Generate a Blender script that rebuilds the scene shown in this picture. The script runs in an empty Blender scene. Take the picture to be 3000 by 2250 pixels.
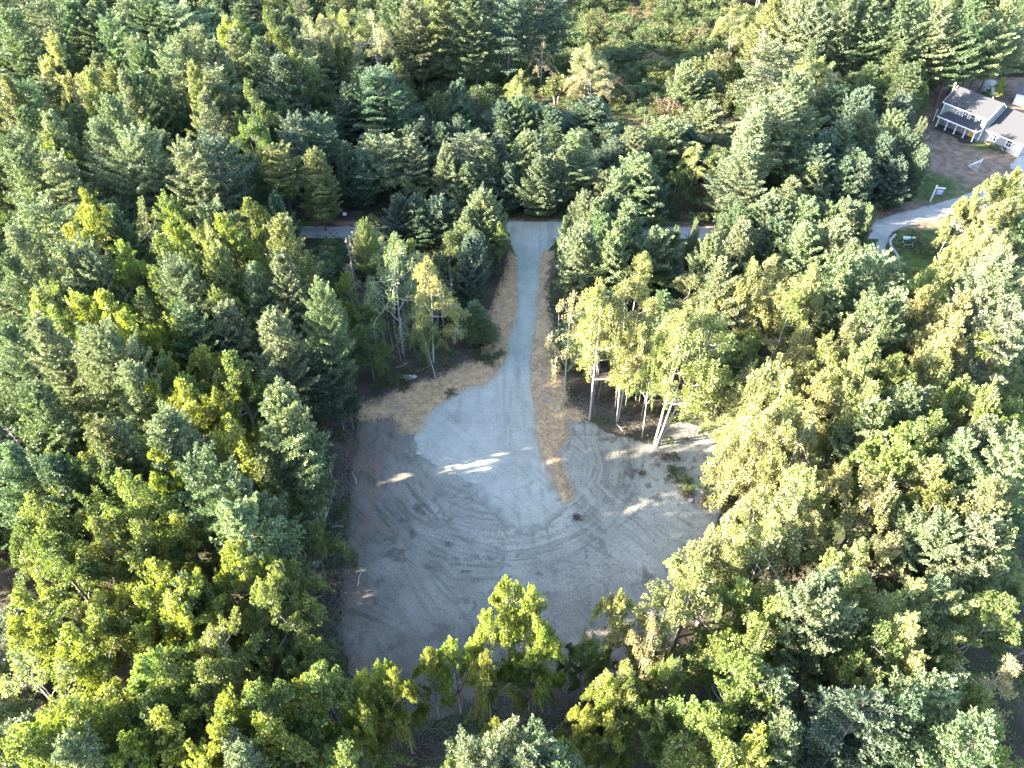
import bpy, math, random
import numpy as np
from mathutils import Vector

SC = bpy.context.scene
COL = SC.collection
R = math.radians

# ------------------------------------------------------------------ camera, sky, sun, exposure
CAM_H = 80.0
FPX = 2283.0                      # focal length in pixels of the 3000 px wide photograph
C45 = math.sqrt(0.5)
cd = bpy.data.cameras.new('camera')
cam = bpy.data.objects.new('camera', cd)
COL.objects.link(cam)
cam.location = (0, 0, CAM_H)
cam.rotation_euler = (R(45), 0, 0)
cd.sensor_width = 36.0
cd.lens = 36.0 * FPX / 3000.0
cd.clip_start = 0.5
cd.clip_end = 3000.0
SC.camera = cam

SUN_EL = 19.0
SUN_AZ = math.atan2(-0.985, -0.19)      # compass-like angle of the direction towards the sun (x, y)
w = bpy.data.worlds.new('World')
SC.world = w
w.use_nodes = True
nt = w.node_tree
sky = nt.nodes.new('ShaderNodeTexSky')
sky.sky_type = 'NISHITA'
sky.sun_disc = False
sky.sun_elevation = R(SUN_EL)
sky.sun_rotation = SUN_AZ
sky.air_density = 1.0
sky.dust_density = 1.0
bg = nt.nodes['Background']
bg.inputs['Strength'].default_value = 0.09
nt.links.new(sky.outputs[0], bg.inputs[0])

ld = bpy.data.lights.new('sun', 'SUN')
ld.energy = 5.0
ld.angle = R(0.6)
ld.color = (1.0, 0.885, 0.68)
lo = bpy.data.objects.new('sun', ld)
COL.objects.link(lo)
tosun = Vector((math.sin(SUN_AZ) * math.cos(R(SUN_EL)), math.cos(SUN_AZ) * math.cos(R(SUN_EL)), math.sin(R(SUN_EL))))
lo.rotation_euler = tosun.to_track_quat('Z', 'Y').to_euler()
lo.location = (-60, -20, 120)

vs = SC.view_settings
vs.view_transform = 'Standard'
vs.look = 'None'
vs.gamma = 1.0
vs.use_curve_mapping = False
vs.exposure = 3.9
SC.cycles.max_bounces = 6
SC.cycles.diffuse_bounces = 3
SC.cycles.transmission_bounces = 4
SC.cycles.glossy_bounces = 2

# ------------------------------------------------------------------ pixel <-> world helpers
def ray(px, py):
    u = (px - 1500) / FPX
    v = (py - 1125) / FPX
    return np.array([u, C45 * (1 - v), -C45 * (1 + v)])

def G(px, py, z=0.0):
    d = ray(px, py)
    t = (CAM_H - z) / -d[2]
    return np.array([d[0] * t, d[1] * t, z])

def proj(p):
    x, y, z = p[..., 0], p[..., 1], p[..., 2] - CAM_H
    dep = C45 * y - C45 * z
    dn = -C45 * y - C45 * z
    dep = np.maximum(dep, 0.1)
    return 1500 + FPX * x / dep, 1125 + FPX * dn / dep, dep

def z5(pts):                                     # points read off an enlargement of the clearing
    return [(1000 + x / 2.212, 750 + y / 2.212) for x, y in pts]

def W(pts, z=0.0):
    return np.array([G(x, y, z)[:2] for x, y in pts])

def inside(poly, x, y):
    poly = np.asarray(poly, float)
    x = np.asarray(x, float); y = np.asarray(y, float)
    c = np.zeros(x.shape, bool)
    n = len(poly)
    j = n - 1
    for i in range(n):
        xi, yi = poly[i]; xj, yj = poly[j]
        if yi != yj:
            c ^= ((yi > y) != (yj > y)) & (x < (xj - xi) * (y - yi) / (yj - yi) + xi)
        j = i
    return c

def sdist(poly, x, y):                           # positive inside
    poly = np.asarray(poly, float)
    d = np.full(np.shape(x), 1e9)
    n = len(poly)
    for i in range(n):
        a = poly[i]; b = poly[(i + 1) % n]
        ab = b - a
        L = max((ab ** 2).sum(), 1e-9)
        t = np.clip(((x - a[0]) * ab[0] + (y - a[1]) * ab[1]) / L, 0, 1)
        d = np.minimum(d, (x - a[0] - t * ab[0]) ** 2 + (y - a[1] - t * ab[1]) ** 2)
    d = np.sqrt(d)
    return np.where(inside(poly, x, y), d, -d)

_rs = np.random.RandomState(7)
_perm = _rs.rand(512, 512)
def vnoise(x, y):
    xi = np.floor(x).astype(int); yi = np.floor(y).astype(int)
    fx = x - xi; fy = y - yi
    fx = fx * fx * (3 - 2 * fx); fy = fy * fy * (3 - 2 * fy)
    a = _perm[xi % 512, yi % 512]; b = _perm[(xi + 1) % 512, yi % 512]
    c = _perm[xi % 512, (yi + 1) % 512]; d = _perm[(xi + 1) % 512, (yi + 1) % 512]
    return (a * (1 - fx) + b * fx) * (1 - fy) + (c * (1 - fx) + d * fx) * fy
def fbm(x, y, o=4, k=2.03):
    s = 0; a = 0.5; t = 0
    for i in range(o):
        s = s + a * vnoise(x + 17.3 * i, y - 9.1 * i); t += a
        x = x * k; y = y * k; a *= 0.5
    return s / t

# ------------------------------------------------------------------ mesh helpers
def mesh_quads(name, V, F, smooth=False, cols=None):
    V = np.asarray(V, np.float32); F = np.asarray(F, np.int32)
    k = F.shape[1]
    m = bpy.data.meshes.new(name)
    m.vertices.add(len(V)); m.vertices.foreach_set('co', V.ravel())
    m.loops.add(F.size); m.loops.foreach_set('vertex_index', F.ravel())
    m.polygons.add(len(F))
    m.polygons.foreach_set('loop_start', np.arange(0, F.size, k, dtype=np.int32))
    m.polygons.foreach_set('loop_total', np.full(len(F), k, np.int32))
    if smooth:
        m.polygons.foreach_set('use_smooth', np.ones(len(F), bool))
    if cols is not None:
        at = m.color_attributes.new('tint', 'FLOAT_COLOR', 'POINT')
        c4 = np.ones((len(V), 4), np.float32); c4[:, :3] = cols
        at.data.foreach_set('color', c4.ravel())
    m.update(calc_edges=True)
    m.validate()
    return m

class MB:                                        # collects boxes, prisms and tubes into one mesh
    def __init__(s): s.v = []; s.f = []
    def poly(s, pts):
        n = len(s.v); s.v += [tuple(p) for p in pts]; s.f.append(tuple(range(n, n + len(pts))))
    def prism(s, base, top):                     # two loops of equal length
        n = len(s.v); k = len(base)
        s.v += [tuple(p) for p in base] + [tuple(p) for p in top]
        s.f.append(tuple(range(n + k - 1, n - 1, -1)))
        s.f.append(tuple(range(n + k, n + 2 * k)))
        for i in range(k):
            j = (i + 1) % k
            s.f.append((n + i, n + j, n + k + j, n + k + i))
        return s
    def box(s, x0, x1, y0, y1, z0, z1):
        return s.prism([(x0, y0, z0), (x1, y0, z0), (x1, y1, z0), (x0, y1, z0)], [(x0, y0, z1), (x1, y0, z1), (x1, y1, z1), (x0, y1, z1)])
    def cyl(s, p, q, r0, r1, n=8):
        p = Vector(p); q = Vector(q); d = (q - p).normalized()
        a = d.orthogonal().normalized(); b = d.cross(a)
        ring = lambda c, r: [tuple(c + (a * math.cos(t) + b * math.sin(t)) * r) for t in [2 * math.pi * i / n for i in range(n)]]
        return s.prism(ring(p, r0), ring(q, r1))
    def mesh(s, name):
        m = bpy.data.meshes.new(name); m.from_pydata(s.v, [], s.f); m.update(); return m

def obj(name, me, mat=None, parent=None, color=None):
    if isinstance(me, MB): me = me.mesh(name)
    o = bpy.data.objects.new(name, me); COL.objects.link(o)
    if mat is not None and not me.materials: me.materials.append(mat)
    if parent is not None: o.parent = parent
    if color is not None: o.color = (*color, 1.0)
    return o

def thing(name, label, cat, loc=(0, 0, 0), rz=0.0, group=None):
    o = bpy.data.objects.new(name, None); COL.objects.link(o)
    o.location = loc; o.rotation_euler = (0, 0, rz); o.empty_display_size = 0.3
    o['label'] = label; o['category'] = cat
    if group: o['group'] = group
    return o

def tag(o, label=None, cat=None, group=None, kind=None):
    if label: o['label'] = label
    if cat: o['category'] = cat
    if group: o['group'] = group
    if kind: o['kind'] = kind
    return o

# ------------------------------------------------------------------ materials
def new_mat(name):
    m = bpy.data.materials.new(name); m.use_nodes = True
    nt = m.node_tree
    b = nt.nodes['Principled BSDF']
    return m, nt, b

def N(nt, t, **kw):
    n = nt.nodes.new(t)
    for k, v in kw.items(): setattr(n, k, v)
    return n

def mixc(nt, fac, a, b, mode='MIX'):
    n = N(nt, 'ShaderNodeMix', data_type='RGBA', blend_type=mode)
    for s, v in ((n.inputs[0], fac), (n.inputs[6], a), (n.inputs[7], b)):
        if hasattr(v, 'links') or isinstance(v, bpy.types.NodeSocket): nt.links.new(v, s)
        elif isinstance(v, tuple): s.default_value = (*v, 1) if len(v) == 3 else v
        else: s.default_value = v
    return n.outputs[2]

def ramp(nt, src, lo, hi, a=0.0, b=1.0):
    n = N(nt, 'ShaderNodeMapRange'); nt.links.new(src, n.inputs[0])
    for i, v in enumerate((lo, hi, a, b)): n.inputs[i + 1].default_value = v
    return n.outputs[0]

def noise(nt, scale, detail=4, rough=0.55, coord='Object', vec=None):
    n = N(nt, 'ShaderNodeTexNoise'); n.inputs['Scale'].default_value = scale
    n.inputs['Detail'].default_value = detail; n.inputs['Roughness'].default_value = rough
    if vec is None:
        tc = N(nt, 'ShaderNodeTexCoord'); vec = tc.outputs[coord]
    nt.links.new(vec, n.inputs['Vector'])
    return n.outputs['Fac']

def foliage_mat(name, trans=0.38, tint=(1.25, 1.15, 0.55), rough=0.55, spread=0.45):
    m, nt, b = new_mat(name)
    oi = N(nt, 'ShaderNodeObjectInfo'); geo = N(nt, 'ShaderNodeNewGeometry')
    v = ramp(nt, geo.outputs['Random Per Island'], 0, 1, 1 - spread, 1 + spread)
    vm = N(nt, 'ShaderNodeVectorMath', operation='SCALE')
    nt.links.new(oi.outputs['Color'], vm.inputs[0]); nt.links.new(v, vm.inputs['Scale'])
    # patches of older and newer growth
    pn = noise(nt, 0.9, 2)
    c = mixc(nt, ramp(nt, pn, 0.4, 0.65, 0.0, 0.45), vm.outputs[0], mixc(nt, 1.0, vm.outputs[0], (1.18, 1.12, 0.8), 'MULTIPLY'))
    nt.links.new(c, b.inputs['Base Color'])
    b.inputs['Roughness'].default_value = rough
    b.inputs['Specular IOR Level'].default_value = 0.5
    tr = N(nt, 'ShaderNodeBsdfTranslucent')
    tc = mixc(nt, 1.0, c, tint, 'MULTIPLY'); nt.links.new(tc, tr.inputs['Color'])
    mx = N(nt, 'ShaderNodeMixShader'); mx.inputs[0].default_value = trans
    nt.links.new(b.outputs[0], mx.inputs[1]); nt.links.new(tr.outputs[0], mx.inputs[2])
    nt.links.new(mx.outputs[0], nt.nodes['Material Output'].inputs['Surface'])
    return m

M_needle = foliage_mat('pine_needles', 0.28, (1.05, 1.15, 0.7), 0.48, 0.35)
M_leaf = foliage_mat('broad_leaves', 0.42, (1.12, 1.22, 0.5), 0.45, 0.35)

def bark_mat(name, dark=0.55, scale=(3, 3, 1.2)):
    m, nt, b = new_mat(name)
    oi = N(nt, 'ShaderNodeObjectInfo')
    tc = N(nt, 'ShaderNodeTexCoord'); mp = N(nt, 'ShaderNodeMapping'); mp.inputs['Scale'].default_value = scale
    nt.links.new(tc.outputs['Object'], mp.inputs[0])
    f = noise(nt, 3.0, 5, 0.6, vec=mp.outputs[0])
    c = mixc(nt, ramp(nt, f, 0.35, 0.65), mixc(nt, 1.0, oi.outputs['Color'], (dark, dark, dark), 'MULTIPLY'), oi.outputs['Color'])
    nt.links.new(c, b.inputs['Base Color']); b.inputs['Roughness'].default_value = 0.85
    return m
M_bark = bark_mat('bark')
M_birch = bark_mat('birch_bark', 0.62, (2, 2, 5))

def ground_mat(name, grain=26.0, amt=0.25, bump=0.25, rough=0.95, big=0.35):
    m, nt, b = new_mat(name)
    at = N(nt, 'ShaderNodeAttribute', attribute_name='tint')
    f1 = noise(nt, grain, 6, 0.7); f2 = noise(nt, big, 5, 0.6); f3 = noise(nt, 4.0, 5, 0.6)
    s = N(nt, 'ShaderNodeMath', operation='ADD'); nt.links.new(ramp(nt, f1, 0.3, 0.7, -amt, amt), s.inputs[0]); nt.links.new(ramp(nt, f3, 0.3, 0.7, 1 - amt * .6, 1 + amt * .6), s.inputs[1])
    s2 = N(nt, 'ShaderNodeMath', operation='MULTIPLY'); nt.links.new(s.outputs[0], s2.inputs[0]); nt.links.new(ramp(nt, f2, 0.3, 0.7, 0.9, 1.1), s2.inputs[1])
    vm = N(nt, 'ShaderNodeVectorMath', operation='SCALE'); nt.links.new(at.outputs['Color'], vm.inputs[0]); nt.links.new(s2.outputs[0], vm.inputs['Scale'])
    nt.links.new(vm.outputs[0], b.inputs['Base Color']); b.inputs['Roughness'].default_value = rough
    b.inputs['Specular IOR Level'].default_value = 0.2
    bp = N(nt, 'ShaderNodeBump'); bp.inputs['Strength'].default_value = bump; bp.inputs['Distance'].default_value = 0.05
    nt.links.new(f1, bp.inputs['Height']); nt.links.new(bp.outputs[0], b.inputs['Normal'])
    return m
M_floor = ground_mat('forest_litter', 9.0, 0.45, 0.5)
M_dirt = ground_mat('graded_dirt', 9.0, 0.30, 0.5)
M_gravel = ground_mat('gravel', 11.0, 0.22, 0.4)
M_straw = ground_mat('straw', 18.0, 0.30, 0.6)
M_lawn = ground_mat('lawn', 14.0, 0.30, 0.4)

def plain(name, col, rough=0.6, grain=None, amt=0.12, metal=0.0, spec=0.4):
    m, nt, b = new_mat(name)
    b.inputs['Roughness'].default_value = rough; b.inputs['Metallic'].default_value = metal
    b.inputs['Specular IOR Level'].default_value = spec
    f = noise(nt, grain or 6.0, 5, 0.6)
    c = mixc(nt, f, tuple(x * (1 - amt) for x in col), tuple(min(1, x * (1 + amt)) for x in col))
    nt.links.new(c, b.inputs['Base Color'])
    return m

# ------------------------------------------------------------------ outlines of the ground (read off the photograph, laid on the ground)
P_PAD = [(1056, 1222), (1050, 1260), (1038, 1330), (1032, 1420), (1022, 1520), (1012, 1620), (1000, 1730), (992, 1830), (1004, 1920), (1040, 1985), (1090, 2040), (1150, 2085), (1230, 2105), (1330, 2095), (1450, 2040), (1600, 2000), (1760, 1985), (1900, 1945), (1985, 1870), (2020, 1760), (2045, 1660), (2085, 1570), (2110, 1480), (2125, 1390), (2125, 1310), (2095, 1262), (2040, 1240), (1985, 1238), (1945, 1262), (1932, 1302), (1900, 1301), (1859, 1292), (1827, 1279), (1768, 1265), (1719, 1232), (1658, 1215), (1640, 1130), (1560, 1090), (1480, 1090), (1400, 1130), (1250, 1180), (1150, 1195)]
P_DRIVE = [(1470, 650), (1490, 720), (1506, 752), (1510, 870)] + z5([(1105, 420), (1060, 530), (1042, 690), (1028, 725), (980, 775), (920, 820), (840, 842), (740, 880), (680, 920), (600, 970), (540, 1040), (500, 1130), (475, 1180), (490, 1270), (600, 1350), (760, 1410), (860, 1500), (900, 1600)]) + [(1440, 1500), (1490, 1555), (1540, 1573), (1600, 1548), (1645, 1510), (1662, 1482)] + z5([(1440, 1590), (1390, 1480), (1340, 1380), (1305, 1280), (1280, 1180), (1275, 1090), (1262, 1000), (1240, 900), (1230, 750), (1245, 600), (1265, 450), (1282, 300), (1300, 100)]) + [(1592, 750), (1612, 722), (1650, 690), (1660, 650)]
P_MULCH_L = z5([(105, 1040), (130, 970), (280, 920), (360, 862), (430, 858), (500, 820), (620, 800), (640, 772), (700, 762), (760, 722), (830, 692), (900, 682), (950, 706), (1010, 702), (1040, 722), (990, 785), (920, 835), (840, 855), (745, 892), (685, 932), (608, 980), (548, 1048), (508, 1135), (490, 1155), (440, 1150), (400, 1140), (380, 1090), (340, 1045), (300, 1035), (250, 1040), (205, 1060)])
P_MULCH_LU = [(1500, 735), (1508, 752), (1518, 870)] + z5([(1115, 420), (1070, 530), (1050, 690), (1030, 700), (960, 640), (915, 612), (960, 590), (1020, 560), (1042, 520), (990, 470), (968, 390), (1000, 330), (1040, 200), (1085, 100)]) + [(1492, 760)]
P_MULCH_R = [(1595, 735), (1588, 752)] + z5([(1294, 100), (1274, 300), (1256, 450), (1236, 600), (1222, 750), (1232, 900), (1254, 1000), (1268, 1090), (1272, 1180), (1297, 1280), (1332, 1380), (1382, 1480), (1432, 1590), (1470, 1600), (1495, 1530), (1460, 1450), (1440, 1380), (1400, 1300), (1390, 1250), (1440, 1200), (1475, 1150), (1455, 1090), (1460, 1045), (1540, 1062), (1592, 1052), (1560, 1010), (1500, 982), (1440, 980), (1460, 920), (1440, 830), (1390, 700), (1362, 600), (1366, 500), (1345, 380), (1318, 300), (1345, 50)]) + [(1622, 735)]
P_ROAD = [(560, 667), (800, 664), (1000, 664), (1480, 663), (1650, 663), (2000, 665), (2250, 668), (2400, 668), (2480, 662), (2557, 649), (2624, 627), (2686, 612), (2748, 595), (2806, 578), (2880, 550), (2990, 500), (3080, 450), (3130, 490), (3050, 545), (2930, 590), (2850, 618), (2773, 632), (2699, 650), (2637, 668), (2604, 686), (2560, 700), (2480, 702), (2300, 700), (2000, 698), (1640, 700), (1480, 700), (1000, 696), (800, 695), (560, 697)]
P_SIDE = [(2592, 682), (2612, 676), (2596, 712), (2592, 745), (2628, 785), (2672, 840), (2636, 850), (2600, 805), (2564, 755), (2570, 715)]
P_APRON = [(2992, 452), (3030, 438), (3120, 470), (3060, 510), (2960, 492)]
P_YARD = [(2400, 640), (2480, 620), (2560, 585), (2620, 520), (2660, 430), (2670, 330), (2720, 270), (2800, 225), (3000, 225), (3200, 260), (3250, 420), (3120, 500), (2990, 560), (2900, 610), (2800, 660), (2900, 720), (2800, 790), (2700, 830), (2600, 790), (2540, 740), (2500, 720)]
P_VERGE = [(560, 640), (1000, 636), (1300, 632), (1640, 640), (2100, 648), (2450, 650), (2450, 672), (1000, 672), (560, 674)]
P_MARSH = [(1480, 40), (1700, 20), (2180, 20), (2235, 80), (2200, 160), (2150, 330), (1990, 390), (1860, 350), (1700, 330), (1560, 260), (1350, 330), (1230, 260), (1290, 150)]
P_BRUSH = [(1860, 560), (2060, 560), (2190, 600), (2190, 655), (1860, 650)]

WPAD, WDRIVE, WROAD, WSIDE, WAPRON, WYARD, WVERGE, WMARSH, WBRUSH = [W(p) for p in (P_PAD, P_DRIVE, P_ROAD, P_SIDE, P_APRON, P_YARD, P_VERGE, P_MARSH, P_BRUSH)]
WML, WMLU, WMR = W(P_MULCH_L), W(P_MULCH_LU), W(P_MULCH_R)
OPEN = [WPAD, WDRIVE, WROAD, WSIDE, WAPRON, WYARD, WML, WMLU, WMR]

# ------------------------------------------------------------------ ground sheets
def relief(x, y):                                # gentle unevenness shared by every sheet
    return 0.12 * (fbm(x / 9, y / 9, 3) - 0.5)

CX, CY = G(1470, 1330)[:2]
_rt = random.Random(77); TR = []
for _ in range(22): TR.append((0, CX + _rt.uniform(-4, 4), CY + _rt.uniform(-3, 5), _rt.uniform(7, 21), _rt.uniform(-3.1, 0.1), _rt.uniform(.5, 1.3)))
for _ in range(20): TR.append((1, CX + _rt.uniform(-19, 19), CY + _rt.uniform(-20, 10), _rt.uniform(4, 16), _rt.choice([0, 0, .1, -.15, .9, -.8, 1.4]) + _rt.uniform(-.12, .12), 0))
def tracks(x, y):
    """Wheel and crawler tracks: (dark streaks, height, cleat marks) on the graded ground."""
    dx = (x - CX) / 1.0; dy = (y - CY) * 1.15
    r = np.hypot(dx, dy) + 1.6 * (fbm(x / 7 + 5, y / 7, 2) - 0.5)
    th = np.arctan2(dy, dx)
    arc = th * np.maximum(r, 3)
    up = y > CY
    # below the centre the tracks turn; left and right of it they run away from the camera
    u = np.where(up, np.abs(dx) + 1.6 * (fbm(x / 7 + 5, y / 7, 2) - 0.5), r)
    v = np.where(up, y * 1.15 - CY * 1.15, arc * np.where(dx > 0, 1, -1))
    s = 0.45 * vnoise(u / 0.17 + 40, v / 5 + 3) + 0.35 * vnoise(u / 0.38 + 4, v / 8 + 13) + 0.2 * vnoise(u / 0.9 + 11, v / 6 + 30)
    # a second family crossing the first
    u2 = (x * 0.75 + y * 0.66) + 2.5 * (fbm(x / 8, y / 8 + 9, 2) - 0.5)
    v2 = x * 0.66 - y * 0.75
    s2 = 0.45 * vnoise(u2 / 0.2 + 90, v2 / 4) + 0.35 * vnoise(u2 / 0.45 + 50, v2 / 7) + 0.2 * vnoise(u2 / 1.1 + 60, v2 / 6)
    mm = np.clip((fbm(x / 6 + 50, y / 6 + 20, 3) - 0.45) * 6, 0, 1)
    st = s * (1 - mm) + s2 * mm
    band = np.clip((vnoise(u / 0.60 + 7, v / 14 + 60) - 0.52) * 8, 0, 1)
    cl = band * (0.5 + 0.5 * np.sign(np.sin(v * 2 * np.pi / 0.42)))
    ex = np.zeros(x.shape); exc = np.zeros(x.shape)
    for (kind, a, b, c_, d_, e_) in TR:
        for o_ in (0, 1.9):
            if kind == 0:
                dd = np.abs(np.hypot(x - a, y - b) - c_ - o_); an = np.arctan2(y - b, x - a); al = an * c_
                m_ = (np.abs((an - d_ + np.pi) % (2 * np.pi) - np.pi) < e_)
            else:
                dd = np.abs((x - a) * math.cos(d_) + (y - b) * math.sin(d_) - o_ + .5 * np.sin(((y - b) * math.cos(d_) - (x - a) * math.sin(d_)) / 5)); al = -(x - a) * math.sin(d_) + (y - b) * math.cos(d_)
                m_ = np.abs(al) < c_
            k_ = np.clip((.27 - dd) / .08, 0, 1) * m_ * np.clip(fbm(x / 2 + a, y / 2 + b, 2) * 4 - 1.3, 0, 1)
            ex = np.maximum(ex, k_); exc = np.where(k_ > .3, np.sign(np.sin(al * 2 * np.pi / .44)), exc)
    st = st * .75 + .25 * .5 + .16 * ex
    cl = cl * .4 + .6 * (exc > 0) * ex; band = np.maximum(band * .4, ex)
    return st, band, cl

def sheet(name, poly, step, zoff, colour, mat, rag=0.5, ragscale=1.2, zfun=None, kind='structure', pad=1.0):
    x0, y0 = poly.min(0) - pad; x1, y1 = poly.max(0) + pad
    nx = int((x1 - x0) / step) + 1; ny = int((y1 - y0) / step) + 1
    xs = x0 + np.arange(nx) * step; ys = y0 + np.arange(ny) * step
    X, Y = np.meshgrid(xs, ys, indexing='ij')
    d = sdist(poly, X, Y) + rag * (fbm(X / ragscale, Y / ragscale, 4) - 0.5) * 2
    Z = relief(X, Y) + zoff
    if zfun is not None: Z = Z + zfun(X, Y, d)
    Z = Z - np.clip(0.25 - d, 0, 0.25) * 0.25     # edges feather into what lies below
    C = colour(X, Y, d)
    idx = np.arange(nx * ny).reshape(nx, ny)
    a = idx[:-1, :-1]; b = idx[1:, :-1]; c = idx[1:, 1:]; e = idx[:-1, 1:]
    keep = (np.maximum(np.maximum(d[:-1, :-1], d[1:, 1:]), np.maximum(d[1:, :-1], d[:-1, 1:])) > 0)
    F = np.stack([a[keep], b[keep], c[keep], e[keep]], 1)
    used = np.unique(F); rm = np.full(nx * ny, -1); rm[used] = np.arange(len(used))
    V = np.stack([X.ravel(), Y.ravel(), Z.ravel()], 1)[used]
    me = mesh_quads(name, V, rm[F], True, C.reshape(-1, 3)[used])
    o = obj(name, me, mat)
    if kind: o['kind'] = kind
    return o

def lerp(a, b, t):
    t = np.clip(t, 0, 1)[..., None]
    return np.asarray(a) * (1 - t) + np.asarray(b) * t

# the forest floor reaches the horizon
def floor_col(X, Y):
    n = fbm(X / 2.2, Y / 2.2, 5); g = fbm(X / 6 + 30, Y / 6 + 8, 4)
    c = lerp((0.035, 0.027, 0.022), (0.085, 0.065, 0.052), (n - 0.35) * 3)
    return lerp(c, (0.035, 0.055, 0.02), (g - 0.5) * 5)
xs = np.concatenate([np.linspace(-2500, -220, 20), np.arange(-210, 211, 1.5), np.linspace(220, 2500, 20)])
ys = np.concatenate([np.linspace(-2500, -30, 16), np.arange(-20, 261, 1.5), np.linspace(280, 3500, 22)])
X, Y = np.meshgrid(xs, ys, indexing='ij')
Z = relief(X, Y) + 0.05 * (fbm(X / 1.5, Y / 1.5, 3) - 0.5)
for p in OPEN:
    Z = Z - 0.18 * np.clip(sdist(p, X, Y) / 1.5 + 0.6, 0, 1)
Z = np.where(sdist(WMARSH, X, Y) > -3, Z - 0.1, Z)
i = np.arange(X.size).reshape(X.shape)
F = np.stack([i[:-1, :-1].ravel(), i[1:, :-1].ravel(), i[1:, 1:].ravel(), i[:-1, 1:].ravel()], 1)
fl = obj('forest_floor', mesh_quads('forest_floor', np.stack([X.ravel(), Y.ravel(), Z.ravel()], 1), F, True, floor_col(X, Y).reshape(-1, 3)), M_floor)
fl['kind'] = 'structure'

def pad_col(X, Y, d):
    st, band, cl = tracks(X, Y)
    base = np.array((0.225, 0.220, 0.192)) * np.ones(X.shape + (1,))
    n = fbm(X / 5, Y / 5, 4)
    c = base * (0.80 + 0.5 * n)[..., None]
    left = np.clip((-6 - X) / 14, 0, 1)                      # darker and slightly redder to the left and near the brush
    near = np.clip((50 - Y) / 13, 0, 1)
    darkish = np.clip(np.maximum(left, near * 0.9), 0, 1)
    c = c * (1 - 0.58 * darkish)[..., None] * lerp((1, 1, 1), (1.02, 0.93, 0.90), darkish)
    c = c * (1 - 0.36 * np.clip((st - 0.50) * 4.2, 0, 1) * np.clip(fbm(X / 3, Y / 3 + 70, 3) * 3.0 - .7, 0.25, 1))[..., None]
    c = c * (1 + 0.20 * np.clip((0.42 - st) * 3.2, 0, 1))[..., None]
    c = c * (1 + 0.26 * (cl - 0.5 * band))[..., None]
    roots = np.clip((fbm(X / 1.1 + 3, Y / 1.1, 5) - 0.60) * 9, 0, 1) * np.clip((fbm(X / 9, Y / 9 + 40, 2) - 0.40) * 5, 0, 1)
    c = lerp(c, (0.07, 0.06, 0.056), roots * 0.7)
    red = np.clip((fbm(X / 2.5 + 70, Y / 2.5, 4) - 0.52) * 7, 0, 1) * np.clip(np.maximum((-13 - X) / 3, (38 - Y) / 6), 0, 1)
    c = lerp(c, (0.16, 0.105, 0.08), red * 0.5)
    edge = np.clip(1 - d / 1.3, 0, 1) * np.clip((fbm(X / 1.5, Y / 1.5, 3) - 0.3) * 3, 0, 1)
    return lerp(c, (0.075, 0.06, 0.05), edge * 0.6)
def pad_z(X, Y, d):
    st, band, cl = tracks(X, Y)
    return 0.055 * (0.5 - st) + 0.014 * cl + 0.04 * (fbm(X / 0.8, Y / 0.8, 3) - 0.5) - 0.02 * band
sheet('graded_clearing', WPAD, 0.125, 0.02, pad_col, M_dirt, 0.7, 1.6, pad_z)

def drive_col(X, Y, d):
    st, band, cl = tracks(X, Y)
    lane = np.clip((Y - 72) / 8, 0, 1)
    s3 = vnoise((X - 0.03 * Y) / 0.5, Y / 12) * 0.6 + 0.4 * vnoise(X / 1.0 + 9, Y / 10)
    s = st * (1 - lane) + s3 * lane
    n = fbm(X / 4 + 9, Y / 4, 4)
    c = np.array((0.290, 0.286, 0.252)) * (0.86 + 0.28 * n)[..., None]
    c = c * (1 - 0.24 * np.clip((s - 0.5) * 4, 0, 1) * np.clip(fbm(X / 2.5, Y / 3 + 9, 3) * 3.0 - .8, 0.2, 1))[..., None] * (1 + 0.26 * (cl - 0.5 * band))[..., None]
    # the surface nearer the road is a greyer gravel that stops at a ragged line
    g = np.clip((Y - G(1500, 1085)[1]) * 1.5 + 2 * (fbm(X / 1.2, Y / 1.2, 3) - 0.5), 0, 1)
    c = c * lerp((1, 1, 1), (0.86, 0.93, 0.93), g)
    c = lerp(np.array((0.205, 0.200, 0.172)) * np.ones_like(c) * .85, c, np.where(Y > 62, 1, d / 1.6 + 1.6 * (fbm(X / .8, Y / .8, 4) - .45)))
    q = G(1520, 1045)
    st2 = np.clip(1 - np.hypot(X - q[0], (Y - q[1]) * 1.2) / 1.8, 0, 1) * np.clip((fbm(X / .6, Y / .6, 4) - .42) * 6, 0, 1)
    c = lerp(c, (0.17, 0.14, 0.12), st2 * 0.7)
    return c
def drive_z(X, Y, d):
    st, band, cl = tracks(X, Y)
    return 0.02 * (0.5 - st) + 0.008 * cl + 0.015 * (fbm(X / 0.7, Y / 0.7, 3) - 0.5) + 0.05 * np.clip(d / 1.5, 0, 1)
sheet('gravel_driveway', WDRIVE, 0.14, 0.075, drive_col, M_gravel, 0.35, 1.2, drive_z)

def straw_col(X, Y, d):
    n = fbm(X / 0.5, Y / 0.5, 4); m = fbm(X / 2.5 + 4, Y / 2.5, 3)
    c = lerp((0.24, 0.165, 0.095), (0.46, 0.32, 0.19), (n - 0.3) * 2.2)
    bare = np.clip((m - 0.54) * 8, 0, 1) * np.clip((fbm(X / .7 + 8, Y / .7, 3) - .35) * 4, 0, 1)
    c = lerp(c, (0.22, 0.18, 0.15), bare * 0.8)
    return lerp(c, (0.25, 0.19, 0.14), np.clip(0.5 - d, 0, .5) * 1.2)
def straw_z(X, Y, d):
    return 0.26 * fbm(X / 0.8, Y / 0.8, 4) * np.clip(d / 0.7 + 0.1, 0, 1)
for p in (WML, WMLU, WMR):
    sheet('straw_mulch', p, 0.15, 0.075, straw_col, M_straw, 0.9, 0.9, straw_z)

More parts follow.
